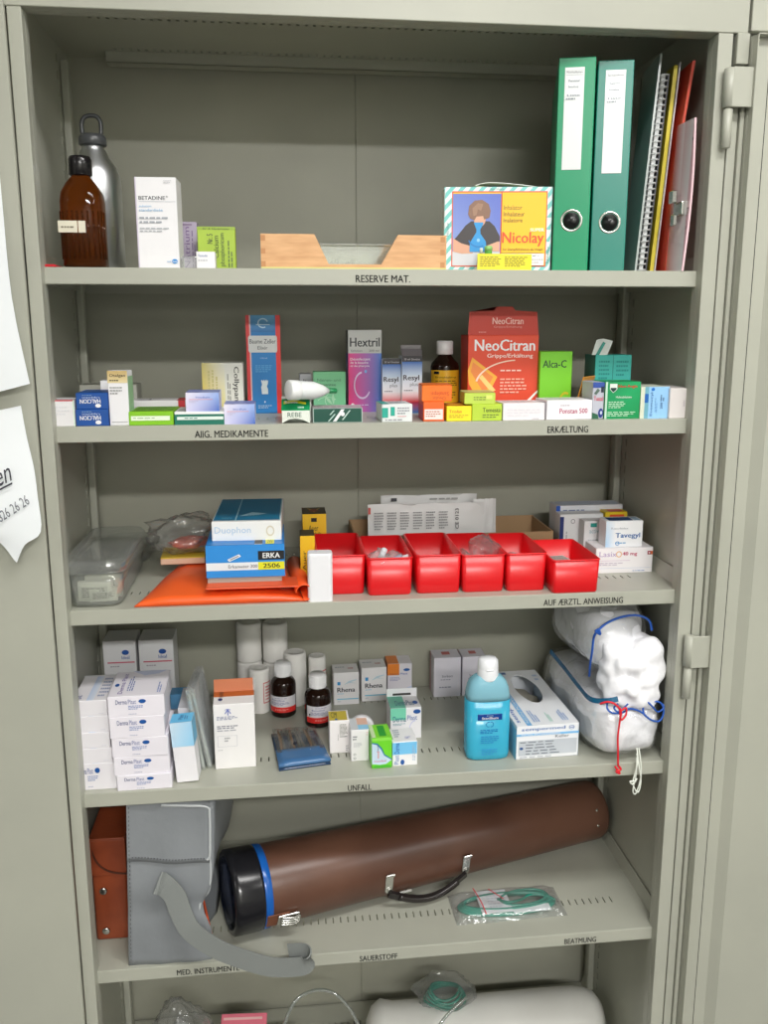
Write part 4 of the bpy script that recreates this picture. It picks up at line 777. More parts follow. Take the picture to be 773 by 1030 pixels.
for X, Zz in prof:
    for r_ in (0, .0014):
        cx, cz = Lw-.004, .0145; dx, dz = X-cx, Zz-cz; q = 1-r_/.013
        vs += [(cx+dx*q, -.003, cz+dz*q), (cx+dx*q-.012, .17, cz+dz*q)]
fs = []
for k in range(n):
    b0, b1 = k*4, k*4+4; fs += [[b0, b1, b1+1, b0+1], [b0+2, b0+3, b1+3, b1+2], [b0, b0+2, b1+2, b1], [b0+1, b1+1, b1+3, b0+3]]
mb.add(vs, fs, W, 0, True); mb.build('rolled_edge', ('orange_vinyl',), t)
mb = MB(); fx = Lw*.42
mb.box(fx, -.002, .0235, Lw-.012, .05, .0252, bev=.0008, seg=2)
mb.build('closing_flap', ('orange_vinyl',), t)
# things lying on the pouch
P0 = (0.2016, 0.035, 1.1481, 0, 0.1125, 0.0102)
carton('flat_carton', 'plain grey carton at the bottom of the blue stack on the orange pouch', 'box', (P0[0], P0[1], P0[2]+.0012, 0, P0[4], .0095), .13, (176, 174, 166), lid=False)
BLUE = (30, 128, 206)
P1 = (0.201, 0.03, 1.1591, 0, 0.1179, 0.0502)
carton('blood_pressure_carton', 'bright blue blood pressure gauge carton with black and yellow labels', 'box', P1, .14, BLUE, F=[('r', 0, 0, 1, 1, (44, 140, 218)), ('r', 0, .22, .66, .46, (226, 232, 236)), ('r', .66, .52, .995, .80, (26, 28, 32)), ('t', 'ERKA', .72, .58, .94, .74, (236, 240, 240), 0, .03), ('r', .66, .22, .995, .46, (222, 222, 40)), ('t', '2506', .72, .27, .94, .41, (40, 44, 30), 0, .03), ('t', 'Erkameter 300', .28, .29, .65, .39, (110, 116, 122), 0, .01),
   ('p', [(.27, .56), (.42, .72), (.445, .65), (.295, .49)], (226, 232, 236)), ('p', [(.3, .56), (.41, .675), (.42, .655), (.31, .54)], (110, 120, 130))], T=[('r', .62, 0, .72, 1, (226, 230, 232)), ('r', .62, .02, .72, .2, (40, 44, 48)), ('t', 'RP', .64, .25, .70, .4, (120, 120, 120)), ('r', .76, 0, .87, 1, (222, 222, 40)), ('t', '300', .78, .05, .85, .3, (110, 110, 30)), ('r', 0, 0, .6, .02, (80, 160, 226))])
P2 = (P1[0]+.008, P1[1]+.010, P1[2]+P1[5])
P3 = (0.2116, 0.04, 1.2201, 0, 0.1058, 0.0329)
P2 = (P1[0]+.008, .058, P1[2]+P1[5], -1.5, P3[4], .030)
carton('flat_carton', 'white and blue flat carton on top of the stack on the orange pouch', 'box', P2, .185, (234, 234, 232), F=[('t', 'Duophon', .04, .3, .56, .74, (176, 200, 222), 0, .0), ('o', .84, .5, .06, .28, .3, 0, 360, (214, 206, 190))], T=[('r', .015, .05, .985, .985, (18, 112, 150)), ('r', .33, .05, .345, .985, (170, 206, 214)), ('r', .015, .05, .02, .985, (170, 206, 214)), ('r', .97, .05, .985, .985, (170, 206, 214)), ('t', 'Stethoskop', .13, .1, .28, .16, (120, 180, 200)), ('p', [(.38, .2), (.55, .36), (.78, .3), (.62, .22)], (150, 190, 206)), ('l', .5, .2, .72, .26, 1, (90, 150, 170))], lid=False)
p = (0.1128, 0.06, 1.1782)
mb = MB(); mb.box(0, 0, 0, .072, .07, .010, (222, 186, 160), bev=.0012); mb.box(0, 0, .0101, .072, .07, .0118, (220, 190, 60), bev=.0006)
setp(mb.build('notepad', ('paper',), loc=(p[0]+.004, .155, Z3+.0245), rot=2), 'thin yellow topped pad lying on the orange pouch beside the blue carton', 'pad')
def crumple(sx, sy, sz, seed, nu=46, nv=26, amp=.35, flat=True):
    mb = MB(); so = Vector((seed*5.1, seed*2.2, seed)); vs = []
    for j in range(nv+1):
        ph = -math.pi/2+math.pi*j/nv
        for i in range(nu):
            th = 2*math.pi*i/nu; d = Vector((math.cos(ph)*math.cos(th), math.cos(ph)*math.sin(th), math.sin(ph)))
            k = 1+amp*noise.noise(d*1.6+so)+amp*.6*abs(noise.noise(d*4+so))+amp*.3*noise.noise(d*9+so)
            v = Vector((d.x*sx*k, d.y*sy*k, d.z*sz*k+sz))
            if flat: v.z = max(v.z, .0006)
            vs.append(v)
    mb.add(vs, [[j*nu+i, j*nu+(i+1) % nu, (j+1)*nu+(i+1) % nu, (j+1)*nu+i] for j in range(nv) for i in range(nu)], W, 0, True)
    return mb
p = (0.1445, 0.13, 1.1932)
t = crumple(.055, .045, .030, 3, amp=.5).build('plastic_bag', ('film',), loc=(p[0]+.004, .205, Z3+.0370), rot=25)
setp(t, 'crumpled clear plastic bag lying on the orange pouch left of the blue cartons', 'bag')
mb = crumple(.030, .020, .009, 9, amp=.4); mb.c = [[lin((206, 110, 90))]*len(c) for c in mb.c]
mb.build('folded_content', ('matte',), t, loc=(.01, -.005, .004))
# yellow / black needle cartons
YB = dict(F=[('r', 0, 0, 1, 1, (236, 190, 34)), ('r', .36, .86, .6, .93, (24, 24, 24)), ('t', 'Auer', .25, .70, .66, .80, (60, 50, 24), 0, .0), ('t', 'Tuberkulin', .2, .62, .78, .68, (70, 56, 24)), ('t', 'Spritzen', .22, .54, .72, .60, (70, 56, 24)), ('t', 'Nadeln', .24, .46, .78, .52, (60, 48, 20), 0, .02)], T=[('r', 0, 0, 1, 1, (60, 54, 40)), ('p', [(.2, .9), (.5, .2), (.8, .9), (.6, .7), (.4, .7)], (190, 160, 60)), ('e', .5, .5, .2, .2, (130, 60, 36))], c=(50, 46, 36))
lo = (0.344, 0.095, 1.1241, 0, 0.0231, 0.0812)
carton('needle_carton', 'lower yellow and black carton squeezed left of the first red bin', 'box', (lo[0], lo[1], lo[2], 0, lo[4], lo[5]), .045, F=[('r', 0, 0, 1, 1, (236, 190, 34)), ('t', 'Auer', .15, .3, .4, .7, (70, 56, 24), 90), ('l', .45, .1, .7, .65, 2, (90, 70, 30), 1)], c=(50, 46, 36))
up_ = (0.3507, 0.19, 1.1241, 0, 0.04, 0.0965)
carton('needle_carton', 'taller yellow and black carton standing behind the first red bin', 'box', up_, .055, **YB)
mb = MB(); x, y, z, rt_, w, h = (0.3522, 0.004, 1.1241, 0, 0.0375, 0.0745)
rings(mb, [(rounded(0, 0, w, .026, .006), 0.0), (rounded(0, 0, w, .026, .006), h-.003), (rounded(.001, .001, w-.001, .025, .006), h)], (236, 236, 240), smooth=False)
decals(mb, (0, .026, 0), (0, -.026, 0), (0, 0, h), (-1, 0, 0), [('r', .1, .0, .2, 1, (206, 130, 140)), ('r', .35, .0, .45, 1, (206, 150, 160)), ('r', .6, .0, .7, 1, (206, 170, 180))])
setp(mb.build('label_roll_box', ('paper',), loc=(x, y, z), rot=-3), 'round cornered white pack between the orange pouch and the first red bin', 'pack')
# red open bins
def bin_(pos, d, lb, left=0, sag=0):
    x, y, z, rot, w, h = pos; RD = (216, 20, 28); tk = .0016
    t = empty('storage_bin', lb, 'bin', (x, y, z), rot, )
    mb = MB(); o = lambda k, g=0: rounded(k-g, k-g, w-k+g, d-k+g, .006, 4)
    rings(mb, [(o(.003), 0), (o(.0018), .0025), (o(0), h), (o(tk), h), (o(tk+.0018), .004), (o(tk+.003), .0025)], RD)
    mb.sweep([(p[0], p[1], h-.001) for p in rounded(0, 0, w, d, .006, 4)], .0012, (232, 40, 46), n=6, sub=1, closed=True)
    mb.build('bin_body', ('plastic',), t)
    return x, y, z, w, h
BN = []
BN.append(bin_((0.3685, 0.035, 1.1241, 0, 0.074, 0.0632), .15, 'red plastic bin, the first from the left of the row'))
BN.append(bin_((0.4444, 0.022, 1.1241, 0, 0.0704, 0.0603), .15, 'red plastic bin, second from the left, full of wrapped items'))
BN.append(bin_((0.5205, 0.024, 1.1241, 0, 0.0706, 0.0622), .15, 'red plastic bin, third from the left and nearly empty'))
BN.append(bin_((0.5923, 0.022, 1.1241, 0, 0.0681, 0.0605), .15, 'red plastic bin, fourth from the left, crumpled film rising out'))
BN.append(bin_((0.6623, 0.02, 1.1241, 0, 0.064, 0.0614), .14, 'red plastic bin, fifth from the left'))
BN.append(bin_((0.7299, 0, 1.1241, 0, 0.0759, 0.0539), .135, 'red plastic bin at the right end, set forward of the row'))
def inbag(k, dx, dy, dz, s, seed, lb, mat='film_milky', inner=None, sz=None):
    x, y, z, w, h = BN[k]
    o = crumple(*(sz or (w*.36, .035, .012)), seed, nu=30, nv=18, amp=.45, flat=False).build('wrapped_pack', (mat,), loc=(x+w*dx, y+dy, z+dz)); setp(o, lb, 'packet')
    if inner:
        mb = MB(); 
        for q in inner: mb.lathe([(.004, 0), (.0045, .001), (.0045, .03), (.003, .031)], q[3], n=14, axis=Matrix.Translation(q[:3]) @ Matrix.Rotation(rad(q[4]), 4, 'Y') @ Matrix.Rotation(rad(q[5]), 4, 'X'))
        mb.build('syringe', ('plastic',), o)
inbag(0, .55, .06, .018, 1, 2, 'milky wrapped pack lying inside the first red bin', inner=[(0, 0, .012, (220, 220, 224), 80, 20)])
mb = MB(); mb.box(0, 0, 0, .008, .003, .035, (196, 180, 186), bev=.001); setp(mb.build('paper_tag', ('paper',), loc=(BN[0][0]+.012, BN[0][1]+.05, Z3+.018), rot=(rad(-12), rad(-8), 0)), 'small pale strip standing in the first red bin', 'strip')
inbag(1, .34, .035, .034, 1, 5, 'clear wrapped syringe pack sticking up at the left of the second bin', inner=[(-.004, 0, .01, (210, 214, 220), 20, 30), (.006, .004, .008, (150, 160, 180), 70, 10)], sz=(.016, .03, .014))
inbag(1, .68, .055, .028, 1, 8, 'milky wrapped pack at the right inside the second bin', inner=[(0, 0, .012, (226, 226, 230), 60, 40)], sz=(.018, .03, .012))
inbag(2, .22, .03, .012, 1, 11, 'small clear packet in the nearly empty third bin', sz=(.010, .015, .006))
inbag(3, .70, .06, .032, 1, 14, 'clear film packet standing high out of the fourth bin', 'film', sz=(.022, .035, .022))
inbag(3, .2, .05, .030, 1, 15, 'small grey film scrap at the left inside the fourth bin', 'film', sz=(.010, .03, .012))
inbag(4, .45, .06, .022, 1, 17, 'milky wrapped pack inside the fifth bin', inner=[(0, 0, .01, (226, 226, 230), 80, 10)], sz=(.02, .035, .010))
x, y, z, w, h = BN[5]
mb = MB(); mb.box(0, 0, 0, .035, .05, .008, (200, 196, 190), bev=.002); decals(mb, (0, 0, .008), (.035, 0, 0), (0, .05, 0), (0, 0, 1), [('l', .1, .1, .9, .9, 4, (130, 120, 120))])
setp(mb.build('small_packet', ('paper',), loc=(x+.016, y+.03, z+h-.022), rot=(0, 0, rad(8))), 'small pale printed packet inside the right end red bin', 'packet')
# cardboard box behind the bins with paper packets
x, y, z, rt_, w, h = (0.4381, 0.185, 1.1241, 0, 0.3494, 0.0564)
t = empty('cardboard_tray', 'open brown cardboard tray behind the red bins', 'tray', (x, y, z)); KR = (172, 140, 104); d = .13
for q in ((0, 0, 0, w, .003, h), (0, d-.003, 0, w, d, h+.002), (0, .003, .0, .003, d-.003, h+.001), (w-.003, .003, 0, w, d-.003, h+.001)): MB().box(*q, c=KR, bev=.0006).build('side_wall', ('matte',), t)
MB().box(.003, .003, .0, w-.003, d-.003, .003, KR).build('base', ('matte',), t)
for k, (xl, xr, y0_, top_, tilt, lb) in enumerate(((384, 480, .285, 499, 10, 'white paper packet sticking out of the cardboard tray, rearmost'), (371, 486, .245, 508, 14, 'printed white paper packet in the cardboard tray, front left'), (478, 499, .262, 503, 8, 'crinkled clear and white packet at the right in the cardboard tray'))):
    x1, y1, z1, _, w1, h1 = ((0.4959, 0.285, 1.1281, 0, 0.1781, 0.1006), (0.4681, 0.245, 1.1281, 0, 0.2117, 0.0922), (0.6615, 0.262, 1.1281, 0, 0.0427, 0.0954))[k]
    mb = MB(); nx, nz = 16, 10; vs = []
    for s_ in (0, 1):
        for j in range(nz+1):
            for i in range(nx+1):
                u, v = i/nx, j/nz; e = min(u, 1-u, v, 1-v)*8; e = min(e, 1)
                vs.append((u*w1, (.004*e*(1 if s_ else -1))+.0035*noise.noise(Vector((u*7+k*3, v*4, s_))), v*h1+.002*noise.noise(Vector((u*4, k*2, 3)))*v))
    m_ = (nx+1)*(nz+1); fs = []
    for j in range(nz):
        for i in range(nx):
            q = [j*(nx+1)+i, j*(nx+1)+i+1, (j+1)*(nx+1)+i+1, (j+1)*(nx+1)+i]; fs += [q, [m_+a_ for a_ in q[::-1]]]
    mb.add(vs, fs, (222, 222, 222), 0, True)
    if k == 1: decals(mb, (0, -.008, 0), (w1, 0, 0), (0, 0, h1), (0, -1, 0), [('l', .05+.11*i, .5, .13+.11*i, .86, 7, (150, 150, 154)) for i in range(6)]+[('t', 'CE 0123', .74, .5, .77, .9, (90, 90, 96), 90), ('r', .0, .82, .02, .95, (200, 80, 70))])
    if k == 0: decals(mb, (0, -.008, 0), (w1, 0, 0), (0, 0, h1), (0, -1, 0), [('r', .1, .9, .16, .96, (60, 60, 70)), ('l', .5, .9, .9, .96, 1, (170, 170, 170))])
    setp(mb.build('sterile_packet', ('paper',), loc=(x1, y1+.004, z1+.001), rot=(rad(-tilt*.4), 0, 0)), lb, 'packet')
# cartons at the right end
LS = (0.8369, 0.105, 1.1241, -1, 0.0985, 0.0436)
x, y, z, _, w, h = (0.802, 0.22, 1.1241, 0, 0.1227, 0.0942)
carton('flat_carton', 'wide white carton with blue corner at the back right of the third shelf', 'box', (x, y, z, 0, w, h), .04, (214, 216, 222), F=[('r', 0, .8, .06, 1, (30, 80, 170)), ('l', .1, .88, .6, .93, 1, (120, 130, 160))], T=[('r', .05, .1, .95, .9, (200, 210, 226))])
x, y, z, _, w, h = (0.8, 0.19, 1.1241, 0, 0.0783, 0.0847)
carton('medicine_carton', 'white carton with dark blue left edge behind the boxes with the blue name', 'box', (x, y, z, 0, w, h), .028, (226, 228, 230), F=[('r', 0, .2, .09, .95, (24, 44, 110)), ('o', .3, .85, .05, .05, .3, 0, 360, (140, 140, 150)), ('l', .5, .85, .9, .88, 1, (170, 170, 180)), ('l', .14, .3, .18, .8, 1, (150, 150, 160), 1)])
x, y, z, _, w, h = (0.8819, 0.19, 1.1241, 0, 0.0404, 0.0867)
carton('medicine_carton', 'yellow carton with an orange patch at the back right', 'box', (x, y, z, 0, w, h), .028, (226, 196, 40), F=[('r', .2, .86, .85, .95, (222, 90, 40))], T=[('r', .2, .1, .85, .8, (222, 70, 40))])
x, y, z, _, w, h = (0.8286, 0.162, 1.1241, 0, 0.043, 0.078)
carton('medicine_carton', 'narrow white carton with a small teal mark left of the blue lettered one', 'box', (x+.006, y, z, 0, w-.006, h), .026, (226, 226, 228), F=[('r', .3, .86, .6, .95, (40, 150, 140)), ('t', 'active', .25, .72, .8, .82, (150, 180, 190)), ('l', .2, .3, .8, .6, 4, (190, 190, 196))], Lf=[('r', 0, 0, 1, 1, (196, 194, 192))])
carton('medicine_carton', 'flat white 40 mg tablet carton, lowest at the right end of the shelf', 'box', LS, .055, (238, 236, 238), F=[('t', 'Lasix', .06, .66, .36, .86, (176, 150, 196), 0, .0), ('o', .4, .75, .05, .12, .25, 0, 360, (230, 170, 90)), ('t', '40 mg', .46, .66, .72, .84, (190, 56, 100), 0, .03), ('r', .9, .72, .965, .86, (150, 34, 50)), ('e', .932, .79, .016, .035, (240, 220, 226)), ('r', .965, .72, .99, .86, (236, 120, 50)), ('r', .05, .5, .6, .51, (190, 150, 190)), ('l', .06, .3, .5, .44, 2, (200, 190, 206)), ('l', .65, .06, .97, .12, 1, (110, 140, 190)), ('r', .06, .2, .97, .21, (170, 190, 220))], T=[('r', 0, 0, 1, .1, (226, 224, 228))])
TV = (0.8515, 0.112, 1.1241, -1, 0.0712, 0.088)
zt = LS[2]+LS[5]
TVh = (0.8547, 0.112, 1.1646, -1, 0.0639, 0.0475)
carton('medicine_carton', 'white carton with large blue name standing on the 40 mg tablet carton', 'box', (TVh[0], .112, zt, -1, TVh[4], TVh[5]+(.0405-LS[5])), .035, (236, 238, 240), F=[('g', 0, 0, .25, 1, [(170, 206, 236), (232, 236, 240), (236, 238, 240), (206, 222, 236)]), ('t', 'Resorbidex', .14, .68, .6, .76, (170, 176, 184)), ('t', 'Tavegyl', .26, .30, .93, .54, (24, 100, 170), 0, .025), ('l', .26, .1, .7, .2, 1, (120, 170, 210)), ('o', .32, .14, .06, .08, .3, 0, 360, (90, 150, 206))], T=[('r', .1, .1, .75, .8, (30, 70, 120)), ('r', .78, .1, .95, .8, (150, 180, 200))])
# ------------------------------------------------------------ fourth shelf
LB = (36, 84, 160)
for pos, lb in (((-0.0171, 0.25, 0.8317, 0, 0.0566, 0.1561), 'bandage carton with a brown window, left of the back pair'), ((0.0413, 0.25, 0.8317, 0, 0.0606, 0.1554), 'bandage carton with a brown window, right of the back pair')):
    x, y, z, rt_, w, h = pos
    o = carton('bandage_carton', lb, 'box', (-.004 if 'left of' in lb else w-.003, y, z, 0, w, h), .06, (222, 222, 224), F=[('e', .68, .86, .11, .03, LB), ('t', 'Ideal', .56, .78, .8, .82, (80, 110, 170), 0, .02), ('r', .12, .735, .95, .75, (200, 90, 110)), ('l', .2, .68, .6, .71, 1, (170, 160, 170)), ('r', .22, .28, .78, .56, (150, 140, 128)), ('l', .15, .08, .45, .13, 1, LB), ('r', .2, .27, .8, .28, (190, 190, 190))], group='bandage cartons with windows')
    mb = MB(); mb.box(w*.25, -.0007, h*.30, w*.75, .0002, h*.54, (128, 104, 88), bev=.0004); mb.box(w*.3, -.0012, h*.34, w*.7, .0, h*.5, (160, 130, 112), bev=.0004); mb.build('window', ('matte',), o)
def derma(u=0): return [('t', 'Derma', .14+u, .62, .34+u, .84, (60, 74, 130), 0, .01), ('t', 'Plast', .36+u, .62, .50+u, .84, (110, 120, 170), 0, 0), ('e', .61+u, .74, .065, .10, (20, 84, 160)), ('l', .36+u, .34, .62+u, .56, 3, (120, 140, 190)), ('l', .36+u, .1, .55+u, .17, 1, (170, 175, 200))]
WH = (236, 232, 240)
SA = [(-0.0067, 0.012, 0.8317, 1, 0.0564, 0.0439), (-0.0066, 0.012, 0.8756, 1, 0.0575, 0.0247), (-0.0066, 0.013, 0.9003, 1, 0.0573, 0.0256), (-0.0073, 0.014, 0.9259, 1, 0.0579, 0.0264), (-0.0078, 0.015, 0.9523, 1, 0.0584, 0.0253)]
names = ['lowest', 'second from the bottom', 'third from the bottom', 'fourth from the bottom', 'topmost']
for k, p in enumerate(SA):
    x, y, z, r_, w, h = p
    carton('plaster_carton', 'white plaster carton in the left stack, '+names[k], 'box', (-.0065+.0012*(k % 2), y, z, r_+(0, .6, -.5, .5, -.8)[k], (.0595, .054, .053, .052, .052)[k], h), .10, (234, 231, 236), F=derma(-.08) if k == 0 else [('l', .75, .1, .95, .2, 1, (214, 212, 222))], T=([('g', .42, .0, .62, 1, [(200, 214, 240), (226, 232, 244), (226, 232, 244), (190, 206, 236)]), ('l', .68, .1, .96, .9, 6, (150, 160, 190)), ('t', 'Plast', .04, .06, .25, .25, (80, 90, 150)), ('r', 0, .94, 1, 1, (226, 226, 230))]), group='stacked plaster cartons at the left')
SB = [(0.0543, 0.0037, 0.8317, 1, 0.0823, 0.0253), (0.0511, 0.005, 0.857, 1, 0.0835, 0.0301), (0.05, 0.005, 0.8871, 1, 0.0838, 0.0313), (0.0488, 0.006, 0.9184, 1, 0.0812, 0.0346), (0.048, 0.006, 0.953, 1, 0.0837, 0.0329)]
for k, p in enumerate(SB):
    x, y, z, r_, w, h = p
    carton('plaster_carton', 'white plaster carton with blue brand oval in the front stack, '+names[k], 'box', (x+.0005, .0035+.0006*(k % 3), z, (1, 2.5, .5, 1.5, 1)[k], w, h), .095 if k < 4 else .10, WH, F=derma(), T=[('e', .1, .45, .04, .06, (20, 84, 160)), ('t', 'Derma Plast', .16, .1, .24, .9, (110, 90, 160), 90, 0), ('l', .3, .2, .42, .8, 3, (100, 120, 180), 1), ('p', [(.3, 1), (.55, .8), (.8, .86), (.95, 1)], (206, 212, 236)), ('l', .85, .1, .93, .5, 2, (120, 140, 200), 1)], Rt=[('r', 0, .9, 1, 1, (220, 218, 226))], group='stacked plaster cartons in front')
x, y, z, r_, w, h = SB[0]
carton('plaster_carton', 'white plaster carton standing tilted right of the front stack', 'box', (x+w+.006, .075, Z4, 0, .020, .10), .085, (226, 226, 232), Rt=[('l', .1, .6, .6, .8, 2, (150, 170, 210))], F=[('g', 0, 0, 1, .5, [(190, 210, 240), (210, 220, 240), (226, 228, 234), (226, 228, 234)])], lid=False)
px_ = (0.1351, 0.045, 0.8317, 0, 0.0342, 0.0905)
carton('plaster_carton', 'slim white carton with light blue top leaning beside the front stack', 'box', (px_[0]+.008, .018, Z4+.0008, 0, .0335, .100), .034, (238, 236, 240), F=[('g', 0, .60, 1, 1, [(190, 222, 244), (150, 210, 244), (170, 216, 246), (206, 226, 240)])], T=[('r', 0, 0, 1, 1, (110, 196, 240)), ('t', 'Plast', .35, .3, .55, .8, (40, 90, 160), 90), ('l', .6, .3, .8, .8, 2, (60, 110, 170), 1)], Rt=[('r', 0, .6, 1, 1, (110, 186, 226))], tilt=(0, rad(-4), rad(-2)), lid=False)
x, y, z, r_, w, h = (0.1214, 0.2, 0.8317, 0, 0.0223, 0.1108)
carton('medicine_carton', 'small white carton under the little blue one at the back', 'box', (x-.004, .16, Z4, 0, w+.012, .060), .04, (214, 214, 220), F=[('r', 0, 0, 1, .2, (190, 188, 196))], lid=False)
carton('medicine_carton', 'little blue carton on top at the back beside the clear sleeves', 'box', (x-.002, .165, Z4+.060, 0, w+.006, .026), .03, (110, 176, 226), F=[('r', .7, 0, 1, 1, (206, 226, 240))], T=[('r', 0, 0, 1, 1, (80, 150, 200))])
# two leaning clear sleeves
for k, (xa, lean, lb) in enumerate((((0.1806, 0.03, 0.8467)[0], -8, 'clear plastic sleeve with grey sheets leaning, the left of two'), ((0.1909, 0.035, 0.8434)[0], -10, 'clear plastic sleeve leaning against its twin, the right of two'))):
    t = empty('plastic_sleeve', lb, 'sleeve', (xa, .056+.004*k, Z4), 0); t.rotation_euler = (0, rad(lean), rad(-4)); 
    mb = MB(); mb.box(-.0035, 0, .001, .0035, .10, .140, bev=.002, seg=2); mb.build('film_cover', ('film_milky',), t)
    MB().box(-.0018, .004, .003, .0018, .096, .130, (206, 214, 216), bev=.0006).build('inner_sheet', ('paper',), t)
    MB().box(-.0040, -.001, .001, .0040, .0012, .140, (226, 232, 230), bev=.001).build('sealed_edge', ('tub',), t)
# tall white carton with an orange flap
x, y, z, r_, w, h = (0.1999, 0.0563, 0.8317, 2, 0.0651, 0.1109)
t = carton('dressing_carton', 'tall white carton with an orange opened flap and blue arrow', 'box', (x, y, z, 2, w, h), .055, (238, 236, 236), F=[('p', [(.27, .86), (.35, .93), (.43, .86), (.41, .85), (.365, .895), (.365, .83), (.34, .83), (.34, .895), (.29, .85)], (100, 116, 190)), ('o', .35, .9, .08, .03, .25, 20, 160, (100, 116, 190)), ('l', .08, .76, .6, .82, 3, (110, 120, 160)), ('l', .08, .62, .65, .68, 2, (110, 110, 130)), ('l', .08, .58, .8, .615, 1, (170, 170, 180)), ('r', .08, .35, .09, .52, (200, 200, 206)), ('r', .08, .515, .56, .52, (200, 200, 206)), ('r', .55, .35, .56, .52, (200, 200, 206)), ('r', .08, .35, .56, .355, (200, 200, 206)), ('l', .25, .42, .4, .5, 2, (150, 150, 156)), ('l', .08, .29, .25, .31, 1, (170, 170, 176))],
    T=[('r', 0, .55, 1, 1, (206, 110, 56)), ('e', .17, .35, .055, .10, (24, 50, 110)), ('t', 'PHARMA', .14, .5, .24, .95, (60, 50, 50), 90)], Rt=[('r', 0, .0, 1, 1, (222, 220, 220))], lid=False)
mb = MB(); mb.box(0, 0, 0, w*.98, .0009, .022, (208, 112, 58), bev=.0003); mb.add([(w*.98, 0, .0), (w*1.04, -.004, .002), (w*1.06, .006, .020), (w*.98, .0, .022), (w*.98, .0009, .0), (w*1.04, -.0031, .002), (w*1.06, .0069, .020), (w*.98, .0009, .022)], [[0, 1, 2, 3], [7, 6, 5, 4], [0, 4, 5, 1], [1, 5, 6, 2], [2, 6, 7, 3]], (226, 226, 226)); mb.build('opened_flap', ('paper',), t, loc=(0, .050, h-.001), rot=(rad(-18), 0, 0))
# gauze rolls
def roll(x, y, z, r, h, lb, parent=None, red=False):
    mb = MB(); prof = [(r*.82, 0), (r*.97, .001), (r, .004), (r*.985, h*.3), (r, h*.6), (r*.99, h-.006), (r*.94, h-.001), (r*.7, h), (r*.68, h-.0015), (r*.55, h), (r*.5, h-.0015), (r*.4, h), (r*.2, h-.0005), (.001, h-.001)]
    mb.lathe(prof, n=36)
    o = mb.build('gauze_roll', ('gauze',), loc=(x, y, z)); setp(o, lb, 'bandage roll')
    if red:
        mb = MB(); R0 = r+.0003
        def bend(u, v, e): a = rad(285+75*u); return Vector(((R0+e)*math.cos(a), (R0+e)*math.sin(a), h*v))
        decals(mb, (0, 0, 0), (0, 0, 0), (0, 0, 0), (1, 0, 0), [('r', .1, .25, .15, .72, (206, 90, 90)), ('r', .8, .25, .85, .72, (206, 90, 90)), ('r', .1, .7, .85, .72, (206, 90, 90)), ('r', .1, .25, .85, .27, (206, 90, 90)), ('l', .25, .3, .75, .65, 5, (214, 120, 120))], bend=bend, lift=.0002); mb.build('printed_wrapper', ('paper',), o)
    return o
ra = (0.2485, 0.3286, 0.8317, 0.0236, 0.0811); rb = (0.2977, 0.3287, 0.8317, 0.0237, 0.0788)
hh = ra[4]
for (x, y, z, r, h), sd in ((ra, 'left'), (rb, 'right')):
    roll(x, y, z, r, h, 'white gauze roll at the bottom of the back pair, '+sd+' one')
    roll(x, y, z+h, r*1.0, .076, 'tall white gauze roll standing on another at the back, '+sd+' one')
x, y, z, r, h = (0.2669, 0.277, 0.8317, 0.0197, 0.0854); roll(x, y, z, r, h, 'white gauze roll with red printed wrapper behind the tall carton', red=True)
x, y, z, r, h = (0.3342, 0.3027, 0.8317, 0.0207, 0.1036); roll(x, y, z, r, h, 'white gauze roll behind the left brown bottle, wider of two')
x, y, z, r, h = (0.3754, 0.3086, 0.8317, 0.0166, 0.0921); roll(x, y, z, r, h, 'white gauze roll behind the right brown bottle, narrower of two', red=True)
# brown iodine bottles
def brown_bottle(pos, lb, lab_z, a0, a1, capd, L):
    x, y, z, r, h = pos; t = empty('iodine_bottle', lb, 'bottle', (x, y, z)); mb = MB(); mb.fixn = True
    mb.lathe([(r*.86, 0), (r*.97, .002), (r, .005), (r, h*.8), (r*.95, h*.88), (r*.8, h*.95), (r*.5, h), (.012, h+.003), (.012, h+.008)], n=40); mb.build('glass_body', ('dark_amber',), t)
    MB().lathe([(r*.88, .003), (r*.9, .005), (r*.9, h*.74), (r*.1, h*.74)], (30, 14, 10), n=32).build('contents', ('plastic',), t)
    mb = MB(); rc = .0158; mb.lathe([(rc*.98, h+.003), (rc, h+.004), (rc, h+.007), (rc*.96, h+.008), (rc*.96, h+capd-.003), (rc*.85, h+capd), (.001, h+capd)], (238, 238, 240), n=40)
    for k in range(36): a = rad(k*10); mb.box(-.0004, -.0004, 0, .0004, .0004, capd-.014, (228, 228, 230), bev=0, mat=Matrix.Translation((rc*.965*math.cos(a), rc*.965*math.sin(a), h+.010)))
    mb.build('screw_cap', ('plastic',), t)
    wraplabel(t, r, h*lab_z[0], h*lab_z[1], a0, a1, (228, 226, 232), L)
LBL = [('r', 0, 0, 1, .34, (228, 52, 48)), ('r', 0, .33, 1, .36, (240, 200, 200)), ('t', 'Betadine', .2, .72, .6, .82, (90, 100, 160)), ('l', .15, .45, .8, .66, 3, (130, 130, 170)), ('l', .3, .12, .8, .24, 2, (240, 170, 160)), ('l', .3, .86, .8, .93, 1, (150, 150, 180))]
brown_bottle((0.3109, 0.2582, 0.8317, 0.0233, 0.0731), 'dark brown bottle with red and white label, standing left and farther back', (.16, .58), 185, 335, .0275, LBL)
brown_bottle((0.372, 0.2081, 0.8317, 0.0237, 0.0686), 'dark brown bottle with red and white label, standing right and nearer', (.16, .62), 215, 350, .0275, LBL+[('t', '!', .1, .42, .15, .55, (20, 20, 20), 0, .05)])
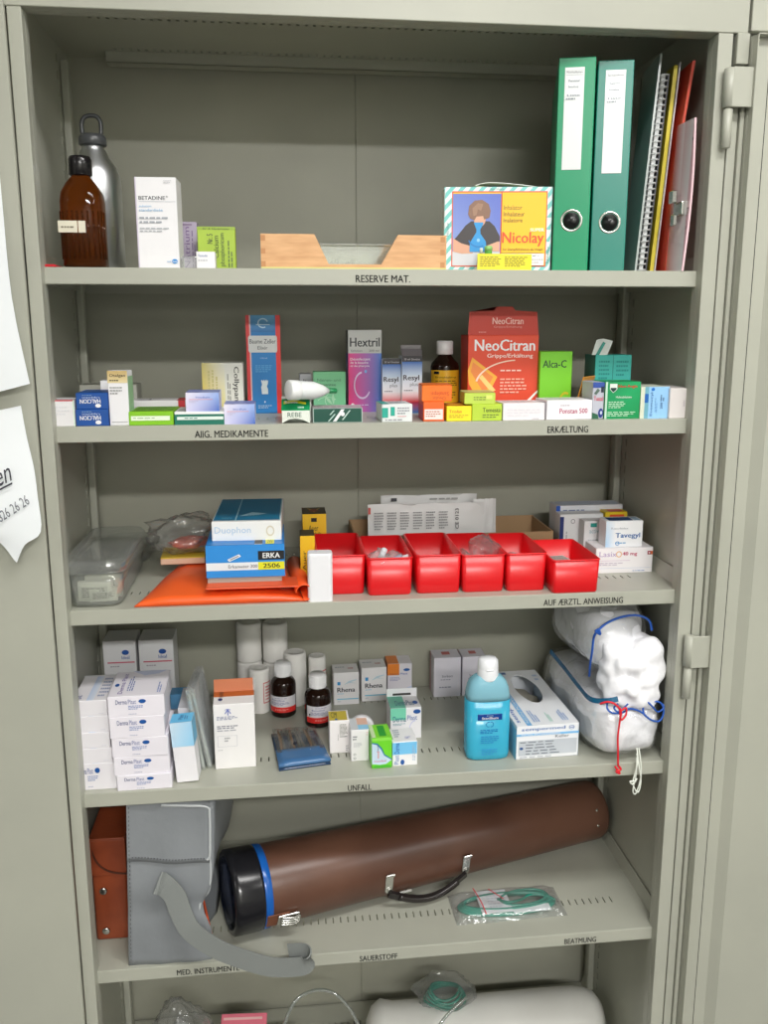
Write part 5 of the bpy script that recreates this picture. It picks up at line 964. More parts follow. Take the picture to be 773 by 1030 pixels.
# cartons in the middle
RH = dict(F=[('r', .15, .62, .27, .72, (60, 150, 210)), ('t', 'Rhena', .14, .40, .84, .54, (40, 44, 60), 0, .03), ('p', [(.4, .62), (.6, .74), (.9, .78), (.92, .76), (.66, .70), (.9, .66), (.6, .68)], (190, 214, 226)), ('l', .15, .33, .5, .37, 1, (120, 190, 220)), ('r', .13, .17, .98, .20, (110, 190, 222)), ('l', .15, .09, .35, .13, 1, (150, 160, 170))], T=[('l', .6, .3, .9, .6, 1, (200, 150, 150)), ('l', .1, .5, .6, .7, 1, (170, 176, 186))], c=(232, 230, 232))
carton('bandage_carton', 'small white elastic bandage carton, left of the pair with black name', 'box', (0.4047, 0.2831, 0.8317, 1, 0.0481, 0.0643), .045, **RH)
carton('bandage_carton', 'small white elastic bandage carton, right of the pair with black name', 'box', (0.4583, 0.2929, 0.8317, 2, 0.0479, 0.0677), .045, **RH)
carton('plaster_carton', 'white carton with an orange upper left corner at the back', 'box', (0.5108, 0.3173, 0.8317, 0, 0.0476, 0.0641), .045, (226, 222, 230), F=[('r', 0, .64, .48, 1, (232, 134, 52)), ('e', .78, .80, .13, .045, (24, 90, 166)), ('t', 'Derma', .1, .655, .48, .70, (150, 70, 60)), ('t', 'Plast', .52, .65, .82, .71, (90, 110, 180)), ('l', .1, .45, .55, .58, 3, (150, 150, 190)), ('p', [(.6, 0), (.7, .2), (1, .3), (1, 0)], (206, 212, 236))], T=[('r', 0, 0, .46, 1, (226, 128, 50))], Lf=[('r', 0, .64, 1, 1, (196, 110, 60))])
carton('medicine_carton', 'white carton with yellow top and a barcode', 'box', (0.3862, 0.0895, 0.8317, 0, 0.0333, 0.058), .042, (236, 232, 232), F=[('l', .5, .55, .9, .9, 9, (120, 124, 110)), ('r', .5, .5, .88, .52, (90, 100, 90)), ('l', .8, .05, .95, .25, 3, (170, 170, 176)), ('l', .4, .4, .45, .7, 1, (150, 150, 150), 1)], T=[('r', 0, .05, .9, .9, (196, 176, 70)), ('t', 'CM', .1, .3, .4, .8, (80, 80, 50)), ('e', .35, .12, .07, .08, (24, 90, 166))])
SC = (0.4195, 0.0575, 0.8317, 1, 0.0296, 0.0552)
o = carton('plaster_carton', 'narrow white carton with a peach and blue checked top', 'box', SC, .044, (234, 232, 234), F=[('l', .1, .66, .35, .82, 2, (110, 110, 120)), ('l', .15, .45, .6, .6, 4, (190, 190, 196)), ('o', .2, .22, .07, .035, .3, 0, 360, (110, 120, 120)), ('o', .2, .1, .07, .035, .3, 0, 360, (110, 120, 120)), ('l', .85, .8, .95, .95, 2, (226, 180, 186))], T=[('r', .42, .4, 1, 1, (228, 186, 166)), ('r', .42, 0, 1, .4, (150, 206, 236)), ('r', 0, 0, .4, 1, (206, 210, 214))])
mb = MB(); mb.lathe([(.0215, 0), (.022, .001), (.022, .012), (.020, .013), (.010, .013), (.009, .009), (.0085, .0)], (226, 224, 228), n=36, axis=Matrix.Rotation(rad(90), 4, 'X')); 
setp(mb.build('tape_roll', ('plastic',), loc=(SC[0]+.024, .142, Z4+.0222)), 'white round tape roll standing behind the narrow peach topped carton', 'tape roll')
GR = (0.4509, 0.0283, 0.8317, 2, 0.0325, 0.0533)
o = carton('plaster_carton', 'small bright green carton with a white wave, standing slightly turned', 'box', GR, .048, (112, 214, 44), F=[('r', .0, .9, 1, 1, (140, 226, 80)), ('p', [(.0, .82), (.25, .78), (.45, .62), (.6, .42), (.98, .26), (.7, .14), (.4, .12), (.0, .16)], (198, 220, 238)), ('p', [(.0, .82), (.25, .78), (.45, .62), (.6, .42), (.98, .26), (.98, .30), (.63, .46), (.5, .66), (.28, .82), (.0, .86)], (40, 120, 170)), ('t', 'med', .24, .34, .36, .56, (226, 120, 110), 90, .02), ('t', 'rapid', .24, .56, .36, .78, (90, 110, 130), 90, .02), ('t', 'Comfeel', .1, .22, .7, .28, (210, 90, 140)), ('r', .05, .04, .95, .1, (70, 180, 50))], T=[('r', 0, 0, 1, 1, (130, 216, 60)), ('r', .4, .1, .75, .9, (50, 160, 60)), ('r', 0, .0, .2, 1, (206, 230, 180))])
DP = (0.4933, 0.1287, 0.8317, 1, 0.0541, 0.0572)
o = carton('plaster_carton', 'white plaster carton with green corner and a raised hanging tab', 'box', DP, .05, (236, 234, 238), F=[('r', 0, .62, .5, 1, (120, 206, 176)), ('t', 'Derma', .08, .56, .5, .74, (26, 110, 130), 0, .02), ('t', 'Plast', .54, .6, .86, .76, (90, 120, 180), 0, .01), ('e', .85, .87, .12, .07, (24, 84, 160)), ('l', .08, .44, .5, .52, 2, (120, 170, 180)), ('o', .8, .3, .2, .3, .12, 90, 260, (206, 206, 236)), ('r', 0, .2, .5, .3, (190, 226, 240))], T=[('r', 0, 0, .5, 1, (110, 190, 166)), ('t', 'DermaPlast', .2, .2, .8, .6, (60, 100, 130)), ('e', .85, .4, .08, .14, (30, 90, 170))])
w = DP[4]; mb = MB(); mb.box(0, 0, 0, w, .001, .016, (232, 232, 236), bev=.0003); mb.box(w*.2, -.0004, .003, w*.8, .0002, .007, (60, 56, 56), bev=0); mb.build('hanging_tab', ('paper',), o, loc=(0, .0495, DP[5]-.001))
LP = (0.4846, 0.0327, 0.8317, 2, 0.041, 0.042)
carton('plaster_carton', 'white carton with a light blue band in front of the green cornered one', 'box', LP, .050, (238, 238, 240), F=[('r', 0, .48, .98, .98, (120, 196, 240)), ('t', 'Derma', .08, .52, .28, .96, (40, 100, 180), 90, .02), ('t', 'Plast', .08, .08, .26, .46, (90, 130, 190), 90, 0), ('e', .4, .16, .08, .11, (24, 84, 160)), ('l', .8, .2, .92, .9, 2, (170, 190, 214), 1)], T=[('r', .0, .2, .06, .9, (60, 60, 64)), ('l', .15, .3, .4, .9, 4, (150, 160, 180)), ('l', .55, .2, .8, .35, 2, (110, 120, 190))])
# instrument pouch
t = empty('instrument_pouch', 'dark blue pouch of steel instruments under a clear flap, lying flat', 'pouch', (0.3019, 0.0376, 0.8317), 6)
mb = MB()
Q = [(0.3019, 0.0376, 0.8317), (0.3856, 0.0512, 0.8317), (0.3648, 0.1751, 0.8317), (0.2883, 0.1684, 0.8317)]
o0 = Vector(Q[0]); Rz = Matrix.Rotation(-rad(6), 4, 'Z'); q = [Rz @ (Vector(p_)-o0) for p_ in Q]
def quad_slab(mb, q, z0, z1, u0, u1, v0, v1, c, n=8, wav=0):
    vs = []
    for s_ in (0, 1):
        for j in range(n+1):
            for i in range(n+1):
                u = u0+(u1-u0)*i/n; v = v0+(v1-v0)*j/n
                p_ = (q[0]*(1-u)+q[1]*u)*(1-v)+(q[3]*(1-u)+q[2]*u)*v
                e = min(i, n-i, j, n-j); vs.append((p_.x, p_.y, z0 if s_ == 0 else z0+(z1-z0)*(1 if e else .6)+wav*noise.noise(Vector((u*6, v*6, 2)))))
    m_ = (n+1)**2; fs = []
    for j in range(n):
        for i in range(n):
            a_ = [j*(n+1)+i, j*(n+1)+i+1, (j+1)*(n+1)+i+1, (j+1)*(n+1)+i]; fs += [a_[::-1], [m_+k for k in a_]]
    for i in range(n): fs += [[i, i+1, m_+i+1, m_+i], [n*(n+1)+i+1, n*(n+1)+i, m_+n*(n+1)+i, m_+n*(n+1)+i+1]]
    for j in range(n): fs += [[(j+1)*(n+1), j*(n+1), m_+j*(n+1), m_+(j+1)*(n+1)], [j*(n+1)+n, (j+1)*(n+1)+n, m_+(j+1)*(n+1)+n, m_+j*(n+1)+n]]
    return mb.add(vs, fs, c, 0, True)
quad_slab(MB(), q, 0, .005, 0, 1, 0, 1, (36, 62, 96)).build('pouch_body', ('gloss',), t)
quad_slab(MB(), q, .0055, .013, 0, 1, 0, .42, (66, 110, 158), wav=.001).build('front_pocket', ('gloss',), t)
quad_slab(MB(), q, .0125, .0135, .02, .98, .30, .98, W, wav=.002).build('clear_flap', ('film_grey',), t)
for k, u in enumerate((.12, .20, .32, .40, .50, .60, .74, .82)):
    mb = MB(); a_ = (q[0]*(1-u)+q[1]*u)*.62+(q[3]*(1-u)+q[2]*u)*.38; uu = u*.94+.03; b_ = (q[0]*(1-uu)+q[1]*uu)*.04+(q[3]*(1-uu)+q[2]*uu)*.96
    a_.z = b_.z = .0095; mid = (a_+b_)/2; mid.x += .0015*(-1)**k
    mb.sweep([a_, mid, b_], lambda s_, k=k: .0016+.0012*abs(math.sin(s_*3+k)), (206, 206, 200) if k % 3 else (160, 120, 80), n=8)
    mb.build('instrument', ('steel',) if k % 3 else ('gloss',), t)
mb = MB(); mb.lathe([(.0035, 0), (.003, .002), (.001, .0026)], (20, 24, 40), n=16, axis=Matrix.Translation((q[0]*.28+q[1]*.22+q[2]*.2+q[3]*.3)*1.0+Vector((0, 0, .0125)))); mb.build('snap_button', ('gloss',), t)
for pos, lb in (((0.598, 0.2974, 0.8317, 0, 0.0525, 0.0797), 'white carton with tiny grey print, left of the back pair'), ((0.6536, 0.298, 0.8317, 0, 0.0461, 0.0792), 'white carton with tiny grey print behind the blue bottle')):
    carton('medicine_carton', lb, 'box', pos, .045, (226, 222, 232), F=[('t', 'Sorbact', .3, .50, .7, .56, (110, 110, 130)), ('l', .25, .42, .8, .46, 1, (150, 150, 170)), ('l', .2, .22, .8, .28, 1, (140, 140, 160))], T=[('r', .35, .35, .65, .7, (200, 110, 110))], Lf=[('r', 0, 0, .3, 1, (206, 160, 170))])
# blue disinfectant bottle
x, y, z, r, h = (0.6447, 0.0681, 0.8317, 0.0362, 0.1196)
t = empty('disinfectant_bottle', 'clear bottle of bright blue hand disinfectant with a white flip cap', 'bottle', (x, y-.012, z)); sy = .62
mb = MB(); mb.fixn = True; lv = h*.86
mb.lathe([(r*.84, 0), (r*.97, .003), (r, .010), (r, lv)], n=48, sy=sy, power=4.2); mb.build('filled_body', ('blue_liquid',), t)
mb = MB(); mb.fixn = True; mb.lathe([(r, lv), (r*.99, h*.93), (r*.93, h*1.03), (r*.80, h*1.12), (r*.62, h*1.17), (r*.5, h*1.19)], n=48, sy=sy, power=3.4); mb.build('bottle_shoulder', ('bottle_clear',), t)
mb = MB(); hc = h*1.18; rc = r*.47; mb.lathe([(rc*1.02, hc-.006), (rc*1.03, hc-.004), (rc, hc+.012), (rc*.99, hc+.0125), (rc*1.0, hc+.014), (rc*.95, hc+.026), (rc*.75, hc+.030), (rc*.3, hc+.031)], (236, 238, 242), n=36)
mb.box(-.006, -rc-.001, hc+.012, .006, -rc+.003, hc+.015, (226, 228, 232), bev=.001); mb.build('flip_cap', ('plastic',), t)
mb = MB(); yy = -r*sy-.0003; mb.box(-r*.56, yy-.0006, lv*.70, r*.56, yy+.001, lv*.80, (12, 62, 140), bev=.0004)
decals(mb, (-r*.72, yy-.0006, 0), (r*1.44, 0, 0), (0, 0, lv), (0, -1, 0), [('t', 'Sterillium', .24, .715, .76, .755, W, 0, .02), ('t', 'BODE', .4, .765, .6, .785, (160, 190, 226)), ('o', .45, .63, .07, .045, .2, 60, 300, (30, 116, 180)), ('o', .55, .63, .07, .045, .2, -120, 120, (30, 116, 180)), ('l', .2, .47, .82, .55, 3, (24, 104, 180)), ('l', .22, .30, .8, .44, 4, (50, 140, 200)), ('l', .25, .1, .8, .22, 3, (60, 150, 206))]); mb.build('label', ('gloss',), t)
# glove box
GB = (0.689, 0.0308, 0.8317, 1, 0.1071, 0.0591)
x, y, z, r_, w, h = GB; d = .235
t = empty('glove_box', 'white and blue disposable glove box with an oval opening on top', 'box', (x, y, z), 2)
mb = MB(); mb.box(0, 0, 0, w, d, .002, (226, 230, 236), bev=.0005); mb.box(0, 0, .0, w, .0012, h, (238, 240, 244), bev=.0004); mb.box(0, d-.0012, 0, w, d, h, (220, 224, 230), bev=.0004); mb.box(0, 0, 0, .0012, d, h, (150, 200, 226), bev=.0004); mb.box(w-.0012, 0, 0, w, d, h, (200, 220, 236), bev=.0004)
def rect_pt(a):
    ca, sa = math.cos(rad(a)), math.sin(rad(a)); 
    kx = (w*.40 if ca > 0 else w*.60)/abs(ca) if abs(ca) > 1e-6 else 9; ky = ((d*.36 if sa > 0 else d*.64))/abs(sa) if abs(sa) > 1e-6 else 9; k = min(kx, ky); return (w*.60+k*ca, d*.64+k*sa)
cor = [math.degrees(math.atan2(sy_, sx_)) % 360 for sx_, sy_ in ((w*.4, d*.36), (-w*.6, d*.36), (-w*.6, -d*.64), (w*.4, -d*.64))]
angs = sorted(set(list(range(0, 360, 10))+cor)); n = len(angs)
inn = [(w*.60+w*.20*math.cos(rad(a)), d*.64+d*.27*math.sin(rad(a))) for a in angs]; out = [rect_pt(a) for a in angs]
vs = [(p_[0], p_[1], h) for p_ in out]+[(p_[0], p_[1], h) for p_ in inn]+[(p_[0], p_[1], h-.0012) for p_ in out]+[(p_[0], p_[1], h-.0012) for p_ in inn]
fs = []
for i in range(n): k = (i+1) % n; fs += [[i, k, n+k, n+i], [2*n+i, 3*n+i, 3*n+k, 2*n+k], [n+i, n+k, 3*n+k, 3*n+i]]
mb.add(vs, fs, (238, 240, 244))
decals(mb, (0, 0, 0), (w, 0, 0), (0, 0, h), (0, -1, 0), [('t', 'sempermed', .08, .82, .78, .94, (60, 110, 180), 0, .02), ('o', .88, .88, .045, .06, .2, 0, 360, (80, 120, 180)), ('r', .85, .87, .91, .89, (80, 120, 180)), ('r', 0, .70, 1, .76, (120, 190, 240)), ('t', 'NON-POWDERED', .08, .705, .7, .755, W), ('t', 'Keller', .62, .60, .84, .69, (90, 96, 110), 0, 0), ('r', .04, .12, .97, .56, (196, 202, 210)), ('l', .06, .48, .95, .54, 1, (120, 126, 136)), ('l', .15, .40, .9, .46, 1, (120, 126, 136)), ('l', .15, .31, .95, .37, 1, (96, 102, 116)), ('l', .15, .22, .95, .28, 1, (96, 102, 116)), ('l', .15, .14, .95, .19, 1, (96, 102, 116)), ('e', .08, .34, .03, .04, (40, 80, 140)), ('l', .06, .05, .95, .1, 1, (170, 176, 186))])
decals(mb, (0, 0, h), (w, 0, 0), (0, d, 0), (0, 0, 1), [('r', .17, .0, .25, .985, (110, 176, 226)), ('t', 'NON-POWDERED', .185, .04, .235, .7, W, 90, 0), ('t', 'sempermed', .03, .05, .12, .62, (70, 110, 180), 90, .02), ('o', .08, .72, .035, .03, .25, 0, 360, (90, 130, 190)), ('l', .3, .05, .42, .24, 3, (110, 150, 206), 1), ('l', .56, .04, .62, .2, 2, (150, 210, 190), 1), ('l', .76, .05, .88, .22, 3, (110, 150, 206), 1), ('r', .3, .92, .42, .96, (80, 110, 160)), ('l', .85, .75, .93, .9, 2, (180, 200, 226))])
decals(mb, (0, d, 0), (0, -d, 0), (0, 0, h), (-1, 0, 0), [('r', 0, 0, 1, 1, (130, 200, 226)), ('r', 0, .9, 1, 1, (230, 236, 240))])
mb.build('carton_body', ('paper',), t)
blob(MB(), w*.40, d*.40, .018, (176, 172, 160), amp=.010, freq=40, seed=4).build('gloves', ('matte',), t, loc=(w*.5, d*.55, .0045))
# big sacks of cotton wool
t = empty('cotton_sack', 'long clear sack of white cotton wool tied with blue tape at the right end', 'sack', (.872, .160, Z4), 0)
def sackshape(d_):
    f = (d_.y+.16)/.33; x_ = d_.x-.004*f; return (x_, d_.y, d_.z*(1-.12*max(f-.5, 0)))
mb = MB(); blob(mb, .064, .160, .052, amp=.011, freq=11, seed=1, pw=3.6, nu=56, nv=32, amp2=.004, freq2=45, shape=sackshape); mb.build('cotton_filling', ('cotton',), t)
mb = MB(); blob(mb, .067, .164, .0545, amp=.011, freq=11, seed=1, pw=3.6, nu=56, nv=32, amp2=.006, freq2=38, shape=sackshape); mb.build('clear_film', ('film',), t, loc=(0, 0, -.0004))
def P4(*L): return [Vector(p_)-Vector((.872, .160, Z4)) for p_ in L]
mb = MB(); mb.strap(P4(*[(0.795, 0.2, 0.9532), (0.8039, 0.145, 0.9419), (0.8058, 0.075, 0.9374), (0.8072, 0.02, 0.9378), (0.824, -0.006, 0.9448), (0.842, -0.01, 0.949)]), [(0, .3, 1)]*6, .0085, .0012, (18, 92, 130)); mb.build('blue_tape', ('gloss',), t)
mb = MB(); mb.sweep(P4(*[(0.828, -0.004, 0.9454), (0.8247, -0.01, 0.9346), (0.8326, -0.012, 0.9266), (0.8499, -0.01, 0.9248), (0.8645, -0.006, 0.9291), (0.8832, -0.006, 0.9229), (0.8999, -0.008, 0.9092), (0.9151, -0.008, 0.9066), (0.9218, -0.006, 0.9209), (0.9176, -0.002, 0.9348), (0.9033, 0, 0.9364), (0.8894, -0.002, 0.9311), (0.8884, -0.006, 0.9192), (0.8951, -0.007, 0.9124)]), .0016, n=6); mb.sweep(P4(*[(0.8839, -0.002, 0.9383), (0.8909, -0.005, 0.9409), (0.9001, -0.008, 0.9332), (0.9108, -0.008, 0.9224), (0.9213, -0.006, 0.9278), (0.9206, -0.003, 0.9334)]), .0014, n=6)
mb.sweep(P4(*[(0.8433, -0.008, 0.9396), (0.8354, -0.012, 0.935), (0.8424, -0.012, 0.9278), (0.8528, -0.01, 0.9332), (0.8599, -0.008, 0.9387)]), .0014, n=6); mb.build('blue_cord', ('cord_blue',), t)
mb = MB(); mb.sweep(P4(*[(0.8144, -0.006, 0.9402), (0.825, -0.012, 0.9457), (0.8376, -0.014, 0.9408), (0.8465, -0.014, 0.9285), (0.8461, -0.013, 0.9144), (0.8446, -0.012, 0.8866), (0.8461, -0.012, 0.8606), (0.8475, -0.012, 0.8344)]), .0017, n=6); mb.sweep(P4(*[(0.8469, -0.013, 0.9297), (0.8553, -0.012, 0.9339), (0.8555, -0.013, 0.9224), (0.8473, -0.014, 0.9148), (0.8445, -0.014, 0.9354)]), .0016, n=6); mb.sweep(P4(*[(0.8475, -0.012, 0.8344), (0.8529, -0.012, 0.8271), (0.8443, -0.013, 0.8246), (0.8516, -0.012, 0.8201), (0.8425, -0.012, 0.8329)]), .0018, n=6, sub=4); mb.build('red_cord', ('cord_red',), t)
mb = MB()
mb.sweep(P4(*[(0.8811, -0.004, 0.8598), (0.8806, -0.012, 0.8411), (0.8783, -0.012, 0.8237), (0.8745, -0.012, 0.8011), (0.8839, -0.012, 0.7845), (0.8882, -0.011, 0.8049), (0.8828, -0.012, 0.8322), (0.8799, -0.008, 0.8514)]), .0012, n=6); mb.sweep(P4(*[(0.8844, -0.004, 0.8596), (0.8855, -0.013, 0.8361), (0.8874, -0.012, 0.8108), (0.8806, -0.012, 0.7829), (0.8752, -0.012, 0.7886), (0.8783, -0.013, 0.8155), (0.8786, -0.012, 0.8465)]), .0011, n=6); mb.sweep(P4(*[(0.879, -0.013, 0.8048), (0.8684, -0.014, 0.8061), (0.8742, -0.013, 0.7999), (0.8803, -0.013, 0.81)]), .0013, n=6)
mb.build('white_cord', ('cord_white',), t)
# cotton roll above
t = empty('cotton_roll', 'bulky roll of white cotton wool spilling from clear film on top of the sack', 'cotton', (.866, .165, Z4+.1125), 0)
mb = MB(); blob(mb, .056, .125, .060, amp=.014, freq=12, seed=6, pw=2.6, nu=56, nv=32, amp2=.004, freq2=50, flat=False, shape=lambda d_: (d_.x, d_.y, d_.z+.02)); mb.build('wrapped_cotton', ('cotton',), t)
mb = MB(); blob(mb, .060, .130, .063, amp=.014, freq=12, seed=6, pw=2.6, nu=56, nv=32, amp2=.009, freq2=30, flat=False, shape=lambda d_: (d_.x, d_.y, d_.z+.02)); mb.build('clear_film', ('film',), t, loc=(0, 0, -.003))
mb = MB(); blob(mb, .053, .044, .068, amp=.024, freq=15, seed=12, pw=2.5, nu=96, nv=64, amp2=.010, freq2=48, flat=False, shape=lambda d_: (d_.x*(.82+.20*max(.0, .09-d_.z)*5)-.004, d_.y+.05*max(0, d_.z-.08), d_.z)); mb.build('loose_cotton', ('cotton',), t, loc=(.016, -.128, -.037))
def P5(*L): return [Vector(p_)-Vector((.866, .165, Z4+.1125)) for p_ in L]
mb = MB(); mb.sweep(P5(*[(0.8185, 0.06, 0.9606), (0.8136, 0.045, 0.9877), (0.8122, 0.035, 1.0139), (0.8124, 0.03, 1.0412), (0.821, 0.028, 1.055), (0.8378, 0.03, 1.0654), (0.8627, 0.035, 1.0711), (0.8861, 0.035, 1.0719), (0.903, 0.03, 1.0645), (0.9091, 0.03, 1.0473)]), .0020, n=6); mb.sweep(P5(*[(0.8117, 0.028, 1.0419), (0.8155, 0.022, 1.0556), (0.8192, 0.022, 1.0471), (0.8113, 0.024, 1.0534)]), .0022, n=6); mb.build('blue_cord', ('cord_blue',), t)
# ------------------------------------------------------------ fifth shelf
# tan leather case
x, y, z, r_, w, h = (-0.0282, 0.075, 0.5224, 0, 0.0682, 0.1861)
x = -.010; d = .20; w = .056
t = empty('leather_case', 'tan brown leather case with two snap buttons at the far left', 'case', (x, y, z))
mb = MB(); mb.box(0, 0, 0, w, d, h*.995, bev=.005, seg=3, smooth=True); mb.build('case_body', ('leather',), t)
mb = MB(); mb.box(-.001, -.003, h*.66, w+.001, -.0005, h*1.0, bev=.001, seg=2); mb.box(-.001, -.003, h*.998, w+.001, d, h*1.02, bev=.0015, seg=2)
mb.build('lid_flap', ('leather',), t)
mb = MB(); mb.strap([(.002, -.002, h*.93), (.010, -.0035, h*.80), (.024, -.0045, h*.72), (.045, -.005, h*.68), (.07, -.0045, h*.67), (w, -.003, h*.68)], [(0, 0, 1)]*6, .003, .0012); mb.build('seam_piping', (colmat('dark_leather', (84, 44, 30), .5),), t)
for zz in (.50, .10):
    mb = MB(); mb.lathe([(.0065, 0), (.0062, .002), (.0045, .003), (.002, .0026), (.0005, .0030)], n=24, axis=Matrix.Translation((.017, -.0005, h*zz)) @ Matrix.Rotation(rad(90), 4, 'X')); mb.build('snap_button', ('steel',), t)
# grey shoulder bag
x, y, z, r_, w, h = (0.05, 0.012, 0.5224, 0, 0.1329, 0.2939)
h = .285; d = .21
t = empty('shoulder_bag', 'grey vinyl bag with front flap and a long strap hanging over the shelf edge', 'bag', (x+.003, y, z)); t.rotation_euler = (0, rad(2.5), 0)
mb = MB(); nx, nz, ny = 16, 22, 12
def bagpt(u, v, s_):     # s_ 0 front 1 back
    X = w*u+(.036*v*u if s_ else 0); Zz = h*v; Y = 0 if s_ == 0 else d*(.55+.45*v)
    if s_ == 0: Y += .006*math.sin(v*math.pi*1.3+.4)*math.sin(u*math.pi)*-1+.004*noise.noise(Vector((u*3, v*4, 5)))+.008*math.exp(-((v-.36)/.05)**2)*(.3+u*.7)-.004
    if u > .8: X -= .016*math.exp(-((v-.36)/.10)**2)*(u-.8)*5
    return (X, Y, Zz)
vs = []; idx = {}
for j in range(nz+1):
    ring = [bagpt(i/nx, j/nz, 0) for i in range(nx+1)]
    F_ = ring[-1]; B_ = bagpt(1, j/nz, 1); v = j/nz
    side = [(F_[0]+(B_[0]-F_[0])*k/ny-.030*math.sin(k/ny*math.pi)*math.exp(-((v-.2)/.25)**2), F_[1]+(B_[1]-F_[1])*k/ny, F_[2]) for k in range(1, ny)]
    back = [bagpt(1-i/nx, v, 1) for i in range(nx+1)]
    F0 = ring[0]; B0 = back[-1]; left = [(B0[0]+(F0[0]-B0[0])*k/ny, B0[1]+(F0[1]-B0[1])*k/ny, F0[2]) for k in range(1, ny)]
    vs += ring+side+back+left
n = len(vs)//(nz+1)
fs = [[j*n+i, j*n+(i+1) % n, (j+1)*n+(i+1) % n, (j+1)*n+i] for j in range(nz) for i in range(n)]+[[i for i in range(n)][::-1], [nz*n+i for i in range(n)]]
mb.add(vs, fs, W, 0, True); mb.build('bag_body', ('grey_vinyl',), t)
mb = MB(); vs = []; na, nb2 = 14, 12
for j in range(nb2+1):
    for i in range(na+1):
        u = i/na; v = .66+.345*j/nb2; p_ = bagpt(u*.955, v, 0); vs.append((p_[0]+.001, p_[1]-.0035-.002*math.sin(u*3.1), p_[2]-.006*u*(1-j/nb2)))
k = len(vs); vs += [(a_[0], a_[1]+.0022, a_[2]) for a_ in vs]; fs = []
for j in range(nb2):
    for i in range(na):
        q = [j*(na+1)+i, j*(na+1)+i+1, (j+1)*(na+1)+i+1, (j+1)*(na+1)+i]; fs += [q, [k+a_ for a_ in q[::-1]]]
for i in range(na): fs += [[i, k+i, k+i+1, i+1]]
for j in range(nb2): fs += [[j*(na+1)+na, k+j*(na+1)+na, k+(j+1)*(na+1)+na, (j+1)*(na+1)+na]]
mb.add(vs, fs, W, 0, True); mb.build('front_flap', ('grey_vinyl',), t)
pale = colmat('pale_grey_piping', (190, 194, 196), .4)
mb = MB()
mb.sweep([(w*.93, -.006, h*.655), (w*.965, -.007, h*.68), (w*.965, -.006, h*.8), (w*.96, -.006, h*.93), (w*.93, -.005, h*.975), (w*.7, -.005, h*.985), (w*.4, -.005, h*.99)], .0022, n=8)
mb.sweep([(w*.97, -.002, h*.66), (w*.975, -.003, h*.55), (w*.95, -.001, h*.45), (w*.86, .003, h*.38), (w*.84, -.001, h*.30), (w*.86, -.003, h*.15), (w*.98, -.001, h*.02)], .0020, n=8)
mb.build('piping', (pale,), t)
mb = MB()
for k in range(38): zz = h*(.03+k*.0255); p_ = bagpt(.03, zz/h, 0); e_ = .0036 if zz/h > .66 else 0; mb.box(p_[0]-.0006, p_[1]-.0006-e_, zz, p_[0]+.0006, p_[1]+.0006-e_, zz+.0035, (96, 98, 102), bev=0)
for k in range(24): u = .06+k*.036; p_ = bagpt(u, .675, 0); mb.box(p_[0], p_[1]-.0056-.002*math.sin(u*3.1), h*.683-.006*u, p_[0]+.0022, p_[1]-.0038, h*.683+.0008-.006*u, (96, 98, 102), bev=0)
mb.build('stitching', ('matte',), t)
orange = MB(); orange.box(0, 0, 0, .004, .05, .035, (206, 84, 44), bev=.0015); orange.build('orange_lining', ('matte',), t, loc=(w*.965, .012, h*.13), rot=(0, rad(-12), rad(12)))
ox = Vector((x, y, z))
SP = [Vector(p_)-ox for p_ in [(0.0992, -0.0105, 0.6824), (0.1115, -0.0135, 0.6782), (0.1261, -0.016, 0.6614), (0.136, -0.02, 0.6354), (0.1521, -0.026, 0.6067), (0.1882, -0.03, 0.5782), (0.231, -0.034, 0.5596), (0.2742, -0.034, 0.5431), (0.3087, -0.034, 0.5399), (0.3325, -0.034, 0.5431), (0.3392, -0.028, 0.5523), (0.3299, -0.018, 0.5527), (0.306, -0.012, 0.5485)]]
WD = [(1, 0, .1), (1, 0, .2), (1, 0, .3), (.9, 0, .5), (.5, 0, .8), (.15, 0, 1), (0, 0, 1), (0, 0, 1), (0, 0, 1), (0, 0, 1), (0, 0, 1), (0, 0, 1), (0, 0, 1)]
mb = MB(); mb.strap(SP, WD, .034, .0022, sub=7); mb.build('shoulder_strap', (colmat('grey_webbing', (128, 132, 130), .7, bump=(700, .4, .0006, 2)),), t)
mb = MB(); p_ = Vector((w+.044, d*.90, h*.84))
mb.sweep([p_+Vector((-.006, 0, -.010)), p_+Vector((-.008, 0, .01)), p_+Vector((.004, 0, .018)), p_+Vector((.008, 0, .0)), p_+Vector((.0, 0, -.012))], .0022, n=8, closed=True); mb.box(p_.x-.01, p_.y, p_.z-.004, p_.x+.01, p_.y+.002, p_.z+.001, bev=.0005); mb.build('buckle', ('steel',), t)
mb = MB(); mb.strap([p_+Vector((0, 0, -.012)), p_+Vector((-.006, 0, -.03)), p_+Vector((-.020, .0, -.055))], [(1, 0, .2)]*3, .012, .002, (178, 176, 184)); mb.build('buckle_strap', ('matte',), t)
# long brown cylindrical case
A = Vector((.208, .078, Z5+.0705)); B = Vector((.925, .288, Z5+.058)); ax = (B-A).normalized(); Ln = (B-A).length
t = empty('tube_case', 'long brown fibre tube case lying diagonally, with black end cap and handle', 'case', (A.x, A.y, Z5))
Mx = Matrix.Translation((0, 0, .0705)) @ ax.to_track_quat('Z', 'X').to_matrix().to_4x4()
rr = lambda q: .0680-.0110*q/Ln
MB().lathe([(rr(.055), .055), (rr(.058)+.0006, .058), (rr(.2), .2), (rr(.4), .4), (rr(Ln-.01), Ln-.01), (rr(Ln)-.002, Ln-.002), (rr(Ln)-.006, Ln), (.01, Ln-.001)], n=64, axis=Mx).build('case_body', ('tube',), t)
MB().lathe([(.001, .006), (.057, .006), (.059, .0), (.066, 0), (.0698, .003), (.0702, .012), (.0702, .046), (.0695, .050)], (26, 26, 30), n=64, axis=Mx).build('end_cap', ('gloss',), t)
